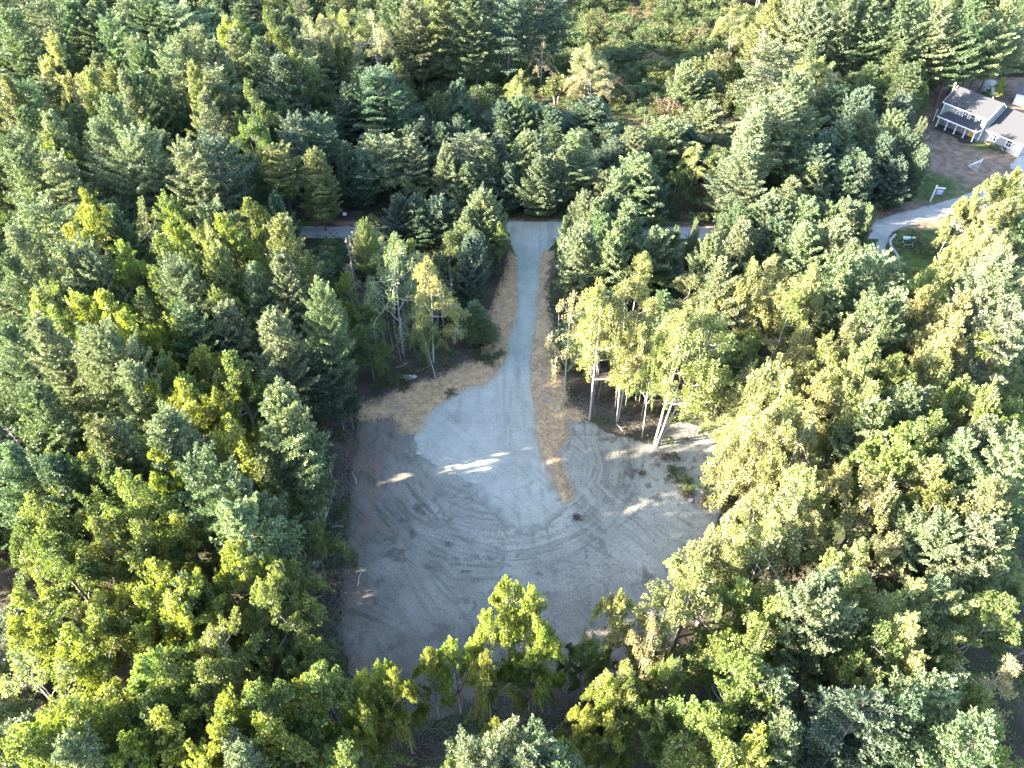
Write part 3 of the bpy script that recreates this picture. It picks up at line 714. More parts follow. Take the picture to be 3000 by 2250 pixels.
# ---- trees read one by one off enlargements of the photograph: x, y of the tip and crown width, then kind
REG = {'A': (0, 0), 'B': (1000, 0), 'C': (2000, 0), 'D': (0, 750), 'F': (2000, 750), 'G': (0, 1500), 'H': (1000, 1500), 'I': (2000, 1500)}
HT = {'A': 19, 'B': 13, 'C': 17, 'D': 18.5, 'F': 19, 'G': 17, 'H': 16.5, 'I': 18}
SPEC = '''
A 60,60,220,Pm 330,190,250,Dp 200,10,220,Pm 430,0,220,Pm 620,-10,230,Pl 700,110,200,Pm 840,-40,260,Pl 980,0,250,Pm 1110,20,250,Pl 1000,195,170,Pm 1275,190,160,Pl 1390,270,170,Pl 1510,205,190,Pl 1640,255,210,Pm 1830,375,240,Pb 1600,500,270,Dg 850,235,130,Pm 905,310,150,Pm 1060,310,160,Pl 1160,255,170,Pl
A 720,425,150,Py 810,460,180,Pl 530,460,160,Py 900,480,150,Pm 1030,470,160,Pm 1220,420,150,Py 1370,440,210,Pl 1340,610,190,Pl 40,500,200,Py 150,530,170,Pm 150,690,190,Pm 340,755,160,Pl 640,790,220,Pl 30,860,150,Pm 130,960,180,Pm 330,1005,240,Pl 860,880,280,Pl 1180,950,240,Pl 1370,905,250,Pb
A 1600,1005,150,Pm,14 1790,965,210,Py,14 2010,985,190,Py,14 1930,865,200,Pb,14 2060,765,200,Pb,14 1870,755,160,Pb,15 1060,1215,170,Dm 1600,1275,220,Dm 490,1205,300,Db 890,1255,130,Tg 1340,1305,150,Pl 1230,1355,160,Dm 1420,1365,150,Db 200,1315,260,Pl 430,1445,200,Db 565,1365,210,Db 730,1345,130,Pm 1090,1415,200,Db 1790,1465,220,Py 1775,1280,140,Pb,11 1000,1500,180,Dm 760,1550,140,Db 500,1570,200,Pm 80,1500,170,Pl 1340,1590,120,Py 1560,1480,150,Dm 1200,1560,150,Dm
A 1980,80,180,Bt,17 2110,20,190,Bt,18 1720,30,220,Dg 1480,40,220,Do 1900,250,160,Dg 2130,570,190,Dg,10 250,800,170,Dm 700,650,140,Pl 1560,680,200,Dg
B 40,-10,180,Bp,17 190,50,220,Bt,18 340,-10,170,Pm,17 490,10,220,Pl,18 640,-60,300,Py,19 860,-30,280,Pm,19 1080,0,240,Pd,18 1250,-40,280,Pd,17 1300,245,120,Tt,11 1310,330,200,Hg,6 1165,435,120,Bp,12 1115,495,130,Bp,9 1600,240,210,Bt,13 1400,480,180,Ho,6 1640,420,240,Bt,9 230,485,330,Pb,15 50,560,200,Pd,13 750,548,160,Pb,11 625,600,170,Ho,7 870,570,220,Hg,7 1140,635,150,Pl,10 1040,690,200,Pb,9 540,785,180,Pb,9 640,805,150,Pb,9 780,795,170,Pb,9 1260,700,180,Pb,8 1360,740,180,Pb,8 1640,665,260,Pb,8.5
B 275,892,240,Pl,11.5 490,902,200,Pl,11.5 440,845,130,Pb,10 860,870,230,Pl,12.5 700,945,170,Pl,11.5 960,925,160,Pl,11.5 690,1010,160,Pl,10 850,1070,170,Pl,9 1190,862,170,Pl,12 1285,880,190,Pl,12 1150,900,140,Pl,11 1430,950,180,Pl,11.5 1540,870,230,Pl,12 1330,1035,190,Pl,10 1440,1000,170,Pl,9 1090,1085,130,Pb,8 1010,890,150,Pb,11 1950,1035,250,Pl,10.5 1805,1108,150,Pl,9 2090,765,260,Pl,10 1900,885,190,Pl,9 1790,925,170,Pb,8 2190,1065,120,Dm,8 110,1000,140,Pb,10 20,960,150,Pd,11 2000,1150,160,Pb,8
B 450,1290,170,Pb,8 370,1285,140,Pb,8 620,1298,160,Pb,8 530,1325,160,Pb,7 700,1330,150,Pb,7 880,1255,160,Pb,10 950,1285,190,Pl,10.5 850,1365,150,Pl,9 1020,1435,180,Dm,8.5 145,1445,200,Py,13 370,1485,260,Tg,15 260,1530,190,Tg,14 690,1500,210,Dg,11 820,1560,170,Pb,11 30,1540,150,X,12 1580,1275,170,Pl,10 1650,1300,170,Pl,10 1760,1268,160,Pl,9 1880,1340,200,Pl,9 1800,1430,170,Pl,10 1540,1520,240,Pl,11 1460,1420,170,Pl,8 1790,1540,200,Pl,11 2080,1395,130,Hg,5 2060,1500,200,Pl,9 2180,1490,160,Pl,9 1950,1600,180,Bp,12 1700,1420,170,Pm,9
C 370,30,180,Bp,12 600,-10,220,Py,18 760,-20,260,Pl,19 920,20,240,Pl,19 1090,-20,240,Pl,20 1280,-30,240,Pm,20 1480,-10,240,Pm,20 1700,-10,260,Pl,20 1900,20,260,Pm,20 2110,-10,220,Pl,20 620,285,270,Pl,18 750,480,300,Pl,18 500,720,400,Pl,17 640,640,300,Pl,17 860,300,250,Bp,15 540,165,170,X,14 1110,335,140,Bp,10 1410,165,220,Pl,15 1645,175,200,Pl,15 1900,165,190,Pl,14 1940,260,180,Pl,12 2110,165,210,Pl,14 1180,355,160,Pl,9 1060,420,170,Ho,8 1560,405,150,Pm,10 1330,475,210,Dm,10 1460,480,250,Dg,10 1580,520,200,Dg,9 1000,558,190,Pb,10 1170,598,210,Pb,11 1430,655,180,Pb,9 1210,738,190,Pl,10 1060,820,200,Pl,10
C 930,890,190,Pb,10 1390,778,170,Pl,11 1560,790,200,Pl,11 830,960,240,Pb,10 1120,980,200,Pb,9 1300,930,200,Pb,10 1480,900,190,Pb,10 900,1080,210,Pl,9 1180,1085,180,Pb,9 740,1130,180,Pl,10 1050,1060,200,Pb,9 1400,1060,190,Pb,8 1560,1000,170,Pb,9 20,415,140,Pl,9 150,350,210,Ho,8 160,480,160,Pl,7 280,540,160,Ho,6 170,685,240,Pl,9 110,918,160,Bp,9 40,1080,110,Hg,7 60,825,190,Pb,7 240,320,150,Ht,6 380,1340,150,Pm,8 540,1295,210,Pl,8.5 650,1320,150,Pl,8.5 830,1310,200,Pl,9 960,1340,160,Pl,8.5 1090,1338,220,Pl,9.5 1200,1375,180,Pl,9 800,1505,260,Pl,11 380,1485,200,Pl,10 260,1400,170,Pm,8 80,1465,160,Pl,9 190,1560,160,Pl,11 600,1450,200,Pm,10 1010,1480,220,Pl,11 1130,1560,200,Pl,12 260,1285,230,Ho,4 700,720,260,Pm,14 420,1010,240,Pl,12
C 2180,1055,240,Dm,16 2050,1110,210,Dp,15 1920,1190,200,Dp,14 1840,1265,180,Dp,12 2110,1280,240,Dp,16 1800,1440,170,Hg,5 1960,1400,200,Dp,13 2140,1430,200,Bt,16 1960,1510,180,Dp,14 2110,1530,200,Dp,17 1840,1550,180,Dp,15 1730,1600,170,Dp,16 1900,600,150,Hg,3 2090,470,160,Db,7 1990,560,140,Hg,4 1260,1290,90,Hg,4
D 80,0,220,Pm 410,-40,200,Pl 570,20,200,Pl 240,40,190,Dm 450,195,190,Db 640,205,180,Db 1130,55,170,Pl 1600,65,200,Pl 1380,175,220,Dm 1850,20,230,Pl 2090,145,190,Pl 1860,325,80,Sb,9 770,365,160,Db 980,335,140,Db 1190,350,180,Pm 1420,290,260,Pl 1740,395,320,Pl 330,305,230,Dm 300,420,290,Pl 60,455,200,Pm 550,535,150,Pl 650,550,230,Pl 1290,530,190,Db 1050,625,130,Dm 80,715,120,Db 820,765,220,Pl 960,845,140,Db 1090,900,150,Db 1350,915,110,Do 1450,980,170,Do 1780,825,400,Pl,21 1170,820,130,Dm 450,945,120,Db 290,1090,260,Do 590,1055,170,Sb 1090,1005,220,Pl 900,1155,200,Db 1000,1235,220,Db 960,1370,220,Db 1280,1345,150,Pm 1650,1305,150,Sb,15 1255,1470,210,X,12 1540,1485,240,Pm 800,1095,170,Pl 60,1240,200,Pm 320,1340,230,Pd 150,1530,180,Dm 40,1090,130,X,12 1100,250,150,Dg 880,190,170,Dg 740,1390,170,Dm 200,830,200,Pm 1460,700,160,Dm 480,1200,200,Dg 1480,560,150,Dg 2090,500,150,Pd,15
G 1530,-20,330,Pl,19 570,45,260,Dm 820,60,170,Dm 1140,-5,200,Db 1490,185,330,Db,18 120,35,260,Dg 960,315,170,Db 1155,335,120,Db 700,435,280,Db 870,505,200,Db 1130,435,280,Dm 390,515,170,X,11 420,735,190,Db 100,505,220,Do 30,915,150,Tg 1420,595,210,Dm 930,905,130,Dm 1060,1010,140,Dm 1290,985,170,Dm 1620,855,330,Sm,10 1970,1060,170,Db 2050,1010,150,Dm 640,1115,230,Db 330,1185,180,Dm 380,1225,300,Db 190,1260,190,Db 940,1195,170,Dg 1010,1285,170,Db 1490,1155,150,Db 1450,1270,170,Dm 1420,1350,180,Db 1660,1330,220,Db 740,1405,160,Db 1180,1495,190,Db 450,1490,300,Pl 1530,1565,220,Pl 2160,1510,160,Dm 60,1400,200,Dm 1700,420,240,Dm 600,600,200,Dm 1650,1130,200,Dg 250,140,170,Dg 1250,1150,160,Dg 2000,800,200,Dg,9 1870,950,190,Dg,11 1780,300,150,Dm
H 150,935,190,Db 250,905,160,Db 330,970,160,Db 40,1130,140,Db 1090,365,330,Db,20 1225,425,250,Db,19 720,755,200,Db,15 560,830,230,Db,14 1320,670,240,Db,16 960,560,230,Db,17 950,850,300,Db,15 1230,900,260,Dm,11 1000,1290,240,Db,12 1810,415,150,Dp,17 1965,590,160,Bt,16 1620,770,230,Dg,12 1720,800,250,Dg,12 2000,760,230,Dg,12 1840,905,170,Dp,17 1740,1010,250,Db,16 1900,1010,240,Dm,16 1600,1180,200,Db,14 2010,1150,240,Dm,15 2140,880,160,Dm,16 1440,1430,130,Do,15 1195,1485,130,Pl,19 880,1530,230,Pl,18 1320,1560,140,Pm,18 1050,1580,170,Pl,17 1760,1250,260,Db,15 700,1560,120,Dm,14 1500,800,180,Dg,8
I 150,190,200,Dp,17 330,20,270,Bp,19 600,40,260,Bp,19 850,-20,240,Dp 110,340,250,Dp 430,425,150,Dm 870,545,220,Pl 640,555,130,Dm 560,680,220,Dm 1180,375,180,Dp 1560,415,150,Bp 1700,430,200,Pl 1680,80,300,Pl 2000,0,260,Pl 2110,110,260,Pl 1540,675,180,Dp 1180,945,220,Dm 1350,735,130,Dg 1640,1125,300,Pl 660,1000,270,Pl 120,1230,160,Dm 250,1280,170,Dm 460,960,200,Dm 560,1440,200,Do 2180,910,190,Tt 1900,1480,240,Pm 2120,1440,220,Dm 380,780,170,Dm 1900,450,240,Dp 2130,540,200,Dm 1400,150,250,Dp 1150,150,230,Dp 1230,1240,200,Pd 1460,1180,160,Pd 1980,1150,220,Dm 750,1350,220,Pm 300,1530,230,Dm 1000,430,220,Pm
F 270,15,180,Pl 450,0,260,Dp 620,-20,300,Dp 830,20,280,Dp 740,180,260,Dm 1060,0,180,Pl 1250,0,200,Pl 1350,55,180,Pl 1440,215,210,Pl 1270,280,150,Pm 1110,385,160,Dp 860,400,180,Bp 990,480,200,Dp 640,555,220,Dp 1260,475,220,Dp 1600,190,260,Dp 1850,200,250,Dp 2060,40,240,Pl 1680,30,250,Dp 2150,375,190,Pl 1150,620,240,Dp 1700,460,260,Bp 1600,570,220,Dp 1980,700,260,Dp 700,700,230,Bp,21 620,890,230,Bp,21 850,950,260,Bp,20 1250,800,240,Dp 1290,950,230,Dm 1240,1000,240,Pl 1530,880,230,Pm 1830,1180,240,Pl 1990,1040,230,Pl 2150,1190,220,Pl 1300,1300,240,Dp 1050,1250,240,Bp 1530,1260,230,Dp 1700,1300,200,Dp 560,1080,210,Dp,16 1800,800,240,Dm 2050,850,200,Dm 1450,620,200,Dm 950,720,230,Dp 1700,1000,220,Dm 1480,1080,220,Dm 860,1330,250,Dp 480,500,220,Dg,14 2030,450,200,Dm 1780,330,180,Dp 2190,900,180,Dm 700,1420,220,Dp 2050,1450,250,Dp 1750,1450,220,Dm
'''
PROT = [[(1040, 1240), (1240, 1120), (1440, 1060), (1490, 900), (1500, 650), (1640, 650), (1610, 760), (1640, 1000), (1660, 1210), (1770, 1260), (1920, 1300), (1990, 1240), (2100, 1290), (2100, 1450), (2020, 1680), (1960, 1900), (1850, 1960), (1560, 1990), (1460, 1900), (1360, 2040), (1150, 2060), (1010, 1900), (1020, 1500)],
        [(838, 655), (1040, 655), (1040, 682), (838, 672)], [(1975, 652), (2090, 652), (2090, 686), (1975, 682)],
        [(2560, 640), (2640, 600), (2740, 545), (2740, 420), (2690, 330), (2780, 240), (2860, 225), (3000, 240), (3000, 450), (2885, 540), (2800, 590), (2770, 650), (2800, 690), (2700, 765), (2620, 740), (2560, 690)],
        P_MARSH, P_BRUSH, [(1190, 1970), (1290, 2000), (1330, 2120), (1290, 2250), (1080, 2250), (1090, 2020)], [(1510, 1990), (1620, 1990), (1680, 2150), (1620, 2200), (1510, 2170)]]
for line in SPEC.strip().splitlines():
    reg, rest = line.split(' ', 1)
    for it in rest.split():
        a = it.split(','); x, y, wd, code = float(a[0]), float(a[1]), float(a[2]), a[3]
        h = float(a[4]) if len(a) > 4 else HT[reg] * rt.uniform(0.9, 1.08)
        h *= 80 / 70 * 0.97
        px = REG[reg][0] + x / 2.212; py = REG[reg][1] + y / 2.212 + (22 if reg in 'H' else 0)
        g = G(px, py, h); dep = proj(g)[2]
        rad = wd / 2.212 / 2 / FPX * dep
        rad = max(rad * (1.1 if wd >= 300 else 1.36 if code[0] == 'P' else (1.0 if reg == 'H' or (reg == 'C' and x > 1700 and y > 1000) else 1.28)), 0.9, h * (0.165 if code[0] == 'P' else ((0.125 if reg == 'H' else .185) if code[0] == 'D' else .15)))
        for _ in range(0 if reg in 'HI' else (1 if reg == 'C' and x > 1700 and y > 1000 else 5)):  # keep the crown off the road and the open ground beside it
            zz = np.linspace(.45, .95, 4) * h
            S_ = np.concatenate([np.stack([np.full(4, g[0] + o_), np.full(4, g[1]), zz], 1) for o_ in (-rad * .9, rad * .9)])
            qx, qy, _d = proj(S_)
            if any(inside(p_, qx, qy).any() for p_ in PROT[:4]): rad *= .82
            else: break
        plant(code, g[0], g[1], h, rad * 1.05)

# ---- edge trees whose foot and tip both show beside the clearing
def edge_tree(code, foot, tip, rad, variant=None, label=None):
    b = G(*foot); d = ray(*tip); t = b[1] / d[1]; h = CAM_H + d[2] * t; tx = d[0] * t
    return plant(code, b[0], b[1], h, rad, rz=0.0, lean=(math.atan2(tx - b[0], h), 0), variant=variant, label=label)
edge_tree('Tt', (1653, 1178), (1672, 838), 2.7, 1, 'slender rusty-leaved poplar beside the straw strip right of the driveway')
edge_tree('Bp', (1727, 1229), (1775, 772), 4.0, 0, 'tall white-stemmed birch standing just right of the straw tongue')
edge_tree('Bp', (1809, 1240), (1880, 782), 4.2, 1, 'twin-stemmed birch in the middle of the clearing\'s upper right edge')
edge_tree('Bg', (1881, 1283), (1925, 960), 1.7, 2, 'thin crooked birch just left of the big leaning pair')
edge_tree('Bp', (1918, 1299), (2045, 838), 4.3, 0, 'white birch of the leaning pair, left stem, at the notch of the clearing')
edge_tree('Bp', (1926, 1309), (2128, 880), 5.0, 1, 'widest leaning white birch, right of the pair at the clearing notch')
edge_tree('Bg', (1278, 1113), (1215, 880), 2.2, 2, 'birch leaning left over the straw at the upper left edge of the clearing')
edge_tree('Bp', (1270, 1062), (1262, 718), 3.5, 0, 'straight white birch rising behind the straw left of the driveway')
edge_tree('Tg', (1180, 1035), (1150, 700), 4.2, 0, 'spreading half-bare poplar left of the straight white birch')
edge_tree('Pm', (1032, 1225), (940, 822), 2.5, 4, 'tall thin pine with bare lower trunk at the clearing\'s upper left corner')
edge_tree('Bp', (2205, 1560), (2290, 1180), 3.6, 1, 'birch with wide white limbs right of the clearing')
edge_tree('Bp', (2108, 1352), (2165, 1200), 2.6, 2, 'short bright birch spreading over the right lobe of the clearing')

# ---- the wood between them, kept off everything the photograph shows open
GAPS = [G(*p) for p in ((1330, 1180), (1330, 1262), (1340, 1338), (1330, 1412), (2620, 655), (2720, 622))]
def in_gap(x, y, h, rad):
    tx_, ty_ = -tosun.x, -tosun.y; n_ = math.hypot(tx_, ty_); tx_ /= n_; ty_ /= n_
    for g in GAPS:
        dx, dy = x - g[0], y - g[1]; al = -(dx * tx_ + dy * ty_); off = abs(dx * ty_ - dy * tx_)
        if al > 0 and off < rad * .9 + .3 and h > al * math.tan(R(SUN_EL)): return True
    return False
def open_gaps():                                 # the low sun reaches the gravel between these crowns
    tx_, ty_ = -tosun.x, -tosun.y; n_ = math.hypot(tx_, ty_); tx_ /= n_; ty_ /= n_
    for rep in range(3):
        for g in GAPS:
            for t in TREES:
                if t['label'] and t['k'] != 'P': continue
                dx, dy = t['x'] - g[0], t['y'] - g[1]; al = -(dx * tx_ + dy * ty_); so = dx * ty_ - dy * tx_; off = abs(so)
                zr = al * math.tan(R(SUN_EL))
                if al <= 0 or zr > t['h'] + .3: continue
                f = zr / t['h']; rr = t['r'] * .97 * max(1 - f, 0) ** .5 + .15 if f > .2 else .35
                if off > rr: continue
                if f > .74:
                    k_ = max(f - .05, .7); t['h'] *= k_
                    for c_ in t['o'].children: c_.scale.z *= k_
                else:
                    mv = min(rr - off, 1.9) * (1 if so >= 0 else -1)
                    t['x'] += ty_ * mv; t['y'] -= tx_ * mv; t['o'].location.x = t['x']; t['o'].location.y = t['y']
near_open = lambda x, y: max(float(sdist(p, np.array([x]), np.array([y]))[0]) for p in OPEN)
WFAR = [W(P_MARSH), W(P_BRUSH), W([(1110, 1135), (1400, 1025), (1405, 975), (1110, 1050)]), W([(1655, 1190), (1930, 1300), (1945, 1205), (1665, 1105)]), W([(1950, 1240), (2120, 1240), (2130, 1180), (1950, 1180)])]
rf = random.Random(11)
FAN = 0
pts = [(t['x'], t['y'], t['r']) for t in TREES]
cand = []
yv = -2.0
while yv < 262:
    dep_w = (yv + 80) * 0.72 * 0.66 + 8
    xv = -dep_w - 12
    while xv < dep_w + 4:
        cand.append((xv + rf.uniform(-2, 2), yv + rf.uniform(-2, 2)))
        xv += 4.6
    yv += 4.6
rf.shuffle(cand)
def off_frame(c):
    q_ = proj(np.array([c[0], c[1], 13.0])); return 0 if -60 < q_[0] < 3060 and -60 < q_[1] < 2320 else 1
cand.sort(key=off_frame)
count = {}
for t in TREES: count[t['k']] = count.get(t['k'], 0) + 1
for x, y in cand:
    P_ = np.array(pts)
    dd = np.hypot(P_[:, 0] - x, P_[:, 1] - y)
    m = dd.min()
    if m < 3.5 or (dd < P_[:, 2] * 0.5 + 2.1).any(): continue
    if near_open(x, y) > -1.3: continue
    q_ = proj(np.array([x, y, 15.0]))
    if q_[0] > 3150 or q_[1] > 2420 or q_[0] < -750 or (x < 0 and q_[1] < -350): continue
    if any(inside(p, x, y) for p in WFAR): continue
    h = (rf.uniform(8.5, 16) if y > 100 else rf.uniform(6.5, 14)) if not (98 < y < 150 and x > -40) else rf.uniform(6, 10)
    rad = rf.uniform(2.6, 3.9) if h > 8 else rf.uniform(2.1, 3.0)
    zz = np.linspace(0.25, 1.0, 6) * h
    for s_ in range(3):                          # shrink it until it hides nothing that the photograph shows
        S = np.concatenate([np.stack([np.full(6, x + o_), np.full(6, y), zz], 1) for o_ in (-rad * .8, 0, rad * .8)])
        px, py, dp = proj(S)
        if any(inside(p, px, py).any() for p in PROT):
            zz = zz * 0.62; h *= 0.62; rad *= 0.75
        else: break
    else: continue
    if h < 4 or in_gap(x, y, h, rad): continue
    side = px[-1] if False else proj(np.array([x, y, h]))[0]
    u = rf.random()
    if y > 115 or x < -45: tbl = (('Pm', .34), ('Pl', .22), ('Pb', .12), ('Dg', .08), ('Om', .12), ('Sm', .08), ('Tg', .04))
    elif x < 0: tbl = (('Pm', .18), ('Pl', .14), ('Dm', .22), ('Db', .16), ('Dg', .06), ('Om', .10), ('Sm', .08), ('Tg', .03), ('X', .06))
    else: tbl = (('Pl', .20), ('Pm', .10), ('Dp', .26), ('Dm', .14), ('Bp', .12), ('Bg', .04), ('Op', .14), ('X', .05), ('Om', .04))
    acc = 0
    for code, pr in tbl:
        acc += pr
        if u < acc: break
    if count.get(code[0], 0) >= 296:
        code = next((c_ for c_ in ('Sm', 'Om', 'Bg', 'Tg', 'Dm', 'Pm') if count.get(c_[0], 0) < 296), None)
    if code is None: continue
    count[code[0]] = count.get(code[0], 0) + 1
    plant(code, x, y, h, rad)
    pts.append((x, y, rad))

open_gaps()
# ---- shrubs of the marsh and the brush by the road
rm_ = random.Random(23)
ns = 0
for poly, n_, hh in ((P_MARSH, 225, (2.2, 4.8)), (P_BRUSH, 40, (1.0, 2.2))):
    pa = np.array(poly); tries = 0; k_ = 0; mine = []
    wp = W(poly)
    while k_ < n_ and tries < 6000:
        tries += 1
        x = rm_.uniform(wp[:, 0].min(), wp[:, 0].max()); y = rm_.uniform(wp[:, 1].min(), wp[:, 1].max())
        if not inside(wp, x, y): continue
        if any(math.hypot(x - a, y - b) < 2.6 for a, b in mine): continue
        if any(math.hypot(x - t['x'], y - t['y']) < t['r'] * .6 for t in TREES): continue
        mine.append((x, y)); k_ += 1; h = rm_.uniform(*hh)
        u = rm_.random(); code = 'Hg' if u < .62 else ('Ho' if u < .9 else ('Ht' if u < .985 else 'Hr'))
        plant(code, x, y, h, h * rm_.uniform(.65, 1.05)); ns += 1
for (px, py, h, r_, code, lab) in ((2110, 1480, 1.6, 1.3, 'Ho', 'bright round olive shrub at the clearing\'s right edge'), (2075, 1445, 2.0, 1.2, 'Hg', 'dark green shrub left of the bright round shrub at the right edge'),
        (1985, 1405, 1.6, 1.4, 'Hg', 'low dark bush in the middle of the root strip on the right'), (2012, 1432, 1.2, 1.1, 'Hg', 'lower bush touching the root strip near the stump hole'),
        (1972, 1345, 1.2, .6, 'Hg', 'small leafy sapling on the root strip, middle one'), (1956, 1302, 1.4, .7, 'Hg', 'small leafy sapling nearest the leaning birches'),
        (1440, 1052, 1.2, 1.9, 'Hg', 'dark low bush in the gap of the straw left of the driveway'), (1395, 1040, .8, 1.2, 'Hg', 'flat green bush left of the dark low bush in the straw gap'),
        (1318, 1155, .7, .8, 'Hg', 'tiny green tuft on the edge of the left straw bank'), (1180, 1145, .7, .6, 'Hg', 'tiny green tuft on the upper side of the left straw bank'), (2701, 728, 1.9, 2.2, 'Ho', 'arching fountain-grass bush on the lawn beside the garden well'),
        (2669, 700, 1.6, 1.3, 'Hg', 'small dark round bush behind the garden well'), (1040, 1640, 1.2, .9, 'Ho', 'yellowish bush on the clearing\'s left edge'), (1000, 1500, 1.2, .9, 'Hg', 'green bush on the left edge above the long pale log'),
        (1170, 1120, 1.5, 1.3, 'Hg', 'green brush above the left straw bank'), (1120, 1140, 1.4, 1.2, 'Hg', 'brush by the pale stones above the straw bank'), (2070, 1640, 1.0, .9, 'Hg', 'small bush at the lower right edge of the clearing'),
        (2935, 440, 1.0, 1.5, 'Hg', 'low planting along the house foundation, right part'), (2905, 428, 1.1, 1.4, 'Hg', 'low planting along the house foundation, left part'), (2930, 270, 1.6, 1.6, 'Hg', 'bush beside the boulders behind the house')):
    g = G(px, py); plant(code, g[0], g[1], h * 1.14, r_ * 1.14, label=lab)

# ------------------------------------------------------------------ labels that single trees out
ORD = ['first', 'second', 'third', 'fourth', 'fifth', 'sixth', 'seventh', 'eighth', 'ninth', 'tenth', 'eleventh', 'twelfth', 'thirteenth', 'fourteenth', 'fifteenth', 'sixteenth', 'seventeenth', 'eighteenth', 'nineteenth', 'twentieth',
       'twenty-first', 'twenty-second', 'twenty-third', 'twenty-fourth', 'twenty-fifth', 'twenty-sixth', 'twenty-seventh', 'twenty-eighth', 'twenty-ninth', 'thirtieth', 'thirty-first', 'thirty-second', 'thirty-third', 'thirty-fourth', 'thirty-fifth', 'thirty-sixth']
def zone(t):
    px, py, _ = proj(np.array([t['x'], t['y'], t['h'] * .8])); px = float(px); py = float(py)
    t['px'] = px; t['py'] = py
    if px < -60 or px > 3060 or py < -60 or py > 2310: return None
    x, y = t['x'], t['y']
    if inside(WMARSH, x, y): return 'in the marsh,', 'y', 12
    if inside(WBRUSH, x, y): return 'in the road brush,', 'y', 4
    rd = 104 * 80 / 70
    if y > rd:
        if px < 1480: return 'beyond the road, far left,', 'y', 12
        if px < 2150: return 'beyond the road, far centre,', 'y', 12
        return 'near the house,', 'y', 12
    if px < 1500:
        if py < 1150: return 'left of the driveway,', 'y', 9
        return 'left of the clearing,', 'y', 8
    if py < 1150: return 'right of the driveway,', 'y', 9
    return 'right of the clearing,', 'y', 8
groups = {}
for t in TREES:
    zn = zone(t); t['o'].name = NAMES[t['k']][0]
    if zn is None:
        t['o']['label'] = '%s standing outside the frame in the surrounding wood' % NAMES[t['k']][2]
        t['o']['group'] = '%s trees beyond the edges of the view' % NAMES[t['k']][2] if t['k'] != 'X' else 'dead trees beyond the edges of the view'
        continue
    grp = {'P': 'white pines of the surrounding forest', 'D': 'maples of the surrounding forest', 'B': 'birches among the forest edge', 'T': 'thin poplars in the forest', 'O': 'oaks within the forest', 'S': 'spruces filling the forest', 'H': 'shrubs in open and damp ground', 'X': 'dead trees standing in the forest'}[t['k']]
    t['o']['group'] = grp
    if t['label']: t['o']['label'] = t['label']; continue
    row = int(t['py'] // (30 if t['k'] == 'H' else 90))
    groups.setdefault((t['k'], zn[0], row), []).append(t)
for (k, zn, row), L in groups.items():
    L.sort(key=lambda t: t['px'])
    rows_ = sorted({r_ for (k2, z2, r_) in groups if k2 == k and z2 == zn}); row = rows_.index(row)
    for i_, t in enumerate(L):
        rown = 'back' if row == 0 else ORD[row]
        pos = 'only one' if len(L) == 1 else ('leftmost' if i_ == 0 else ('rightmost' if i_ == len(L) - 1 else '%s from left' % ORD[min(i_, 35)]))
        t['o']['label'] = '%s %s %s %s row from the back, %s' % (TONEW[t['code']], {'white pine': 'pine'}.get(NAMES[k][2], NAMES[k][2]), zn, rown, pos) if row else '%s %s %s backmost row, %s' % (TONEW[t['code']], {'white pine': 'pine'}.get(NAMES[k][2], NAMES[k][2]), zn, pos)

# ------------------------------------------------------------------ undergrowth, straw, stones, litter (uncountable)
rs = np.random.RandomState(91)
def scatter(poly_list, n, inside_pad=0.0, bounds=None):
    out = []
    for p in poly_list:
        a = p.min(0); b = p.max(0); x = rs.uniform(a[0], b[0], n); y = rs.uniform(a[1], b[1], n)
        ok = sdist(p, x, y) > inside_pad
        out.append(np.stack([x[ok], y[ok]], 1))
    return np.concatenate(out)
# straw lying loose over the mulch
q = scatter([WML, WMLU, WMR], 22000, -0.55); n = len(q)
c = np.stack([q[:, 0], q[:, 1], relief(q[:, 0], q[:, 1]) + 0.10 + 0.25 * fbm(q[:, 0] / .8, q[:, 1] / .8, 4) * np.clip(np.max([sdist(p_, q[:, 0], q[:, 1]) for p_ in (WML, WMLU, WMR)], axis=0) / .7 + .1, .1, 1)], 1)
a = rs.rand(n) * 6.28; d = unit(np.stack([np.cos(a), np.sin(a), rs.normal(0, .25, n)], 1))
fv, ff = kites(c, d, rs.uniform(.25, .6, n), rs.uniform(.012, .03, n), rs)
o = obj('loose_straw', mesh_quads('loose_straw', fv, ff), plain('straw_stalk', (0.52, 0.36, 0.21), 0.8, 2.0, .35)); o['kind'] = 'stuff'; o['label'] = 'loose straw stalks strewn over the mulch banks'
# low forest plants: seedlings and ferns
tx = rs.uniform(-110, 120, 60000); ty = rs.uniform(8, 190, 60000)
dmin = np.full(len(tx), -1e9)
for p in OPEN: dmin = np.maximum(dmin, sdist(p, tx, ty))
mk = (dmin < -0.3) & (fbm(tx / 4 + 3, ty / 4, 3) > 0.44) & (np.abs(tx) < (ty + 80) * 0.5 + 6)
edgy = (dmin > -10)
mk &= (rs.rand(len(tx)) < np.where(edgy, .95, .55))
tx = tx[mk][:15000]; ty = ty[mk][:15000]
k = 14
c = np.repeat(np.stack([tx, ty, relief(tx, ty) + rs.uniform(.05, 1.6, len(tx)) * np.clip(-sdist(WPAD, tx, ty) / 4, .25, 1)], 1), k, 0) + rs.normal(0, .34, (len(tx) * k, 3)) * [1, 1, .6]
a = rs.rand(len(c)) * 6.28; d = unit(np.stack([np.cos(a), np.sin(a), rs.uniform(.1, .9, len(c))], 1))
fv, ff = kites(c, d, rs.uniform(.22, .45, len(c)), rs.uniform(.05, .11, len(c)), rs)
o = obj('undergrowth', mesh_quads('undergrowth', fv, ff), M_leaf, None, (0.055, 0.08, 0.024)); o['kind'] = 'stuff'; o['label'] = 'low seedlings and ferns covering the forest floor'
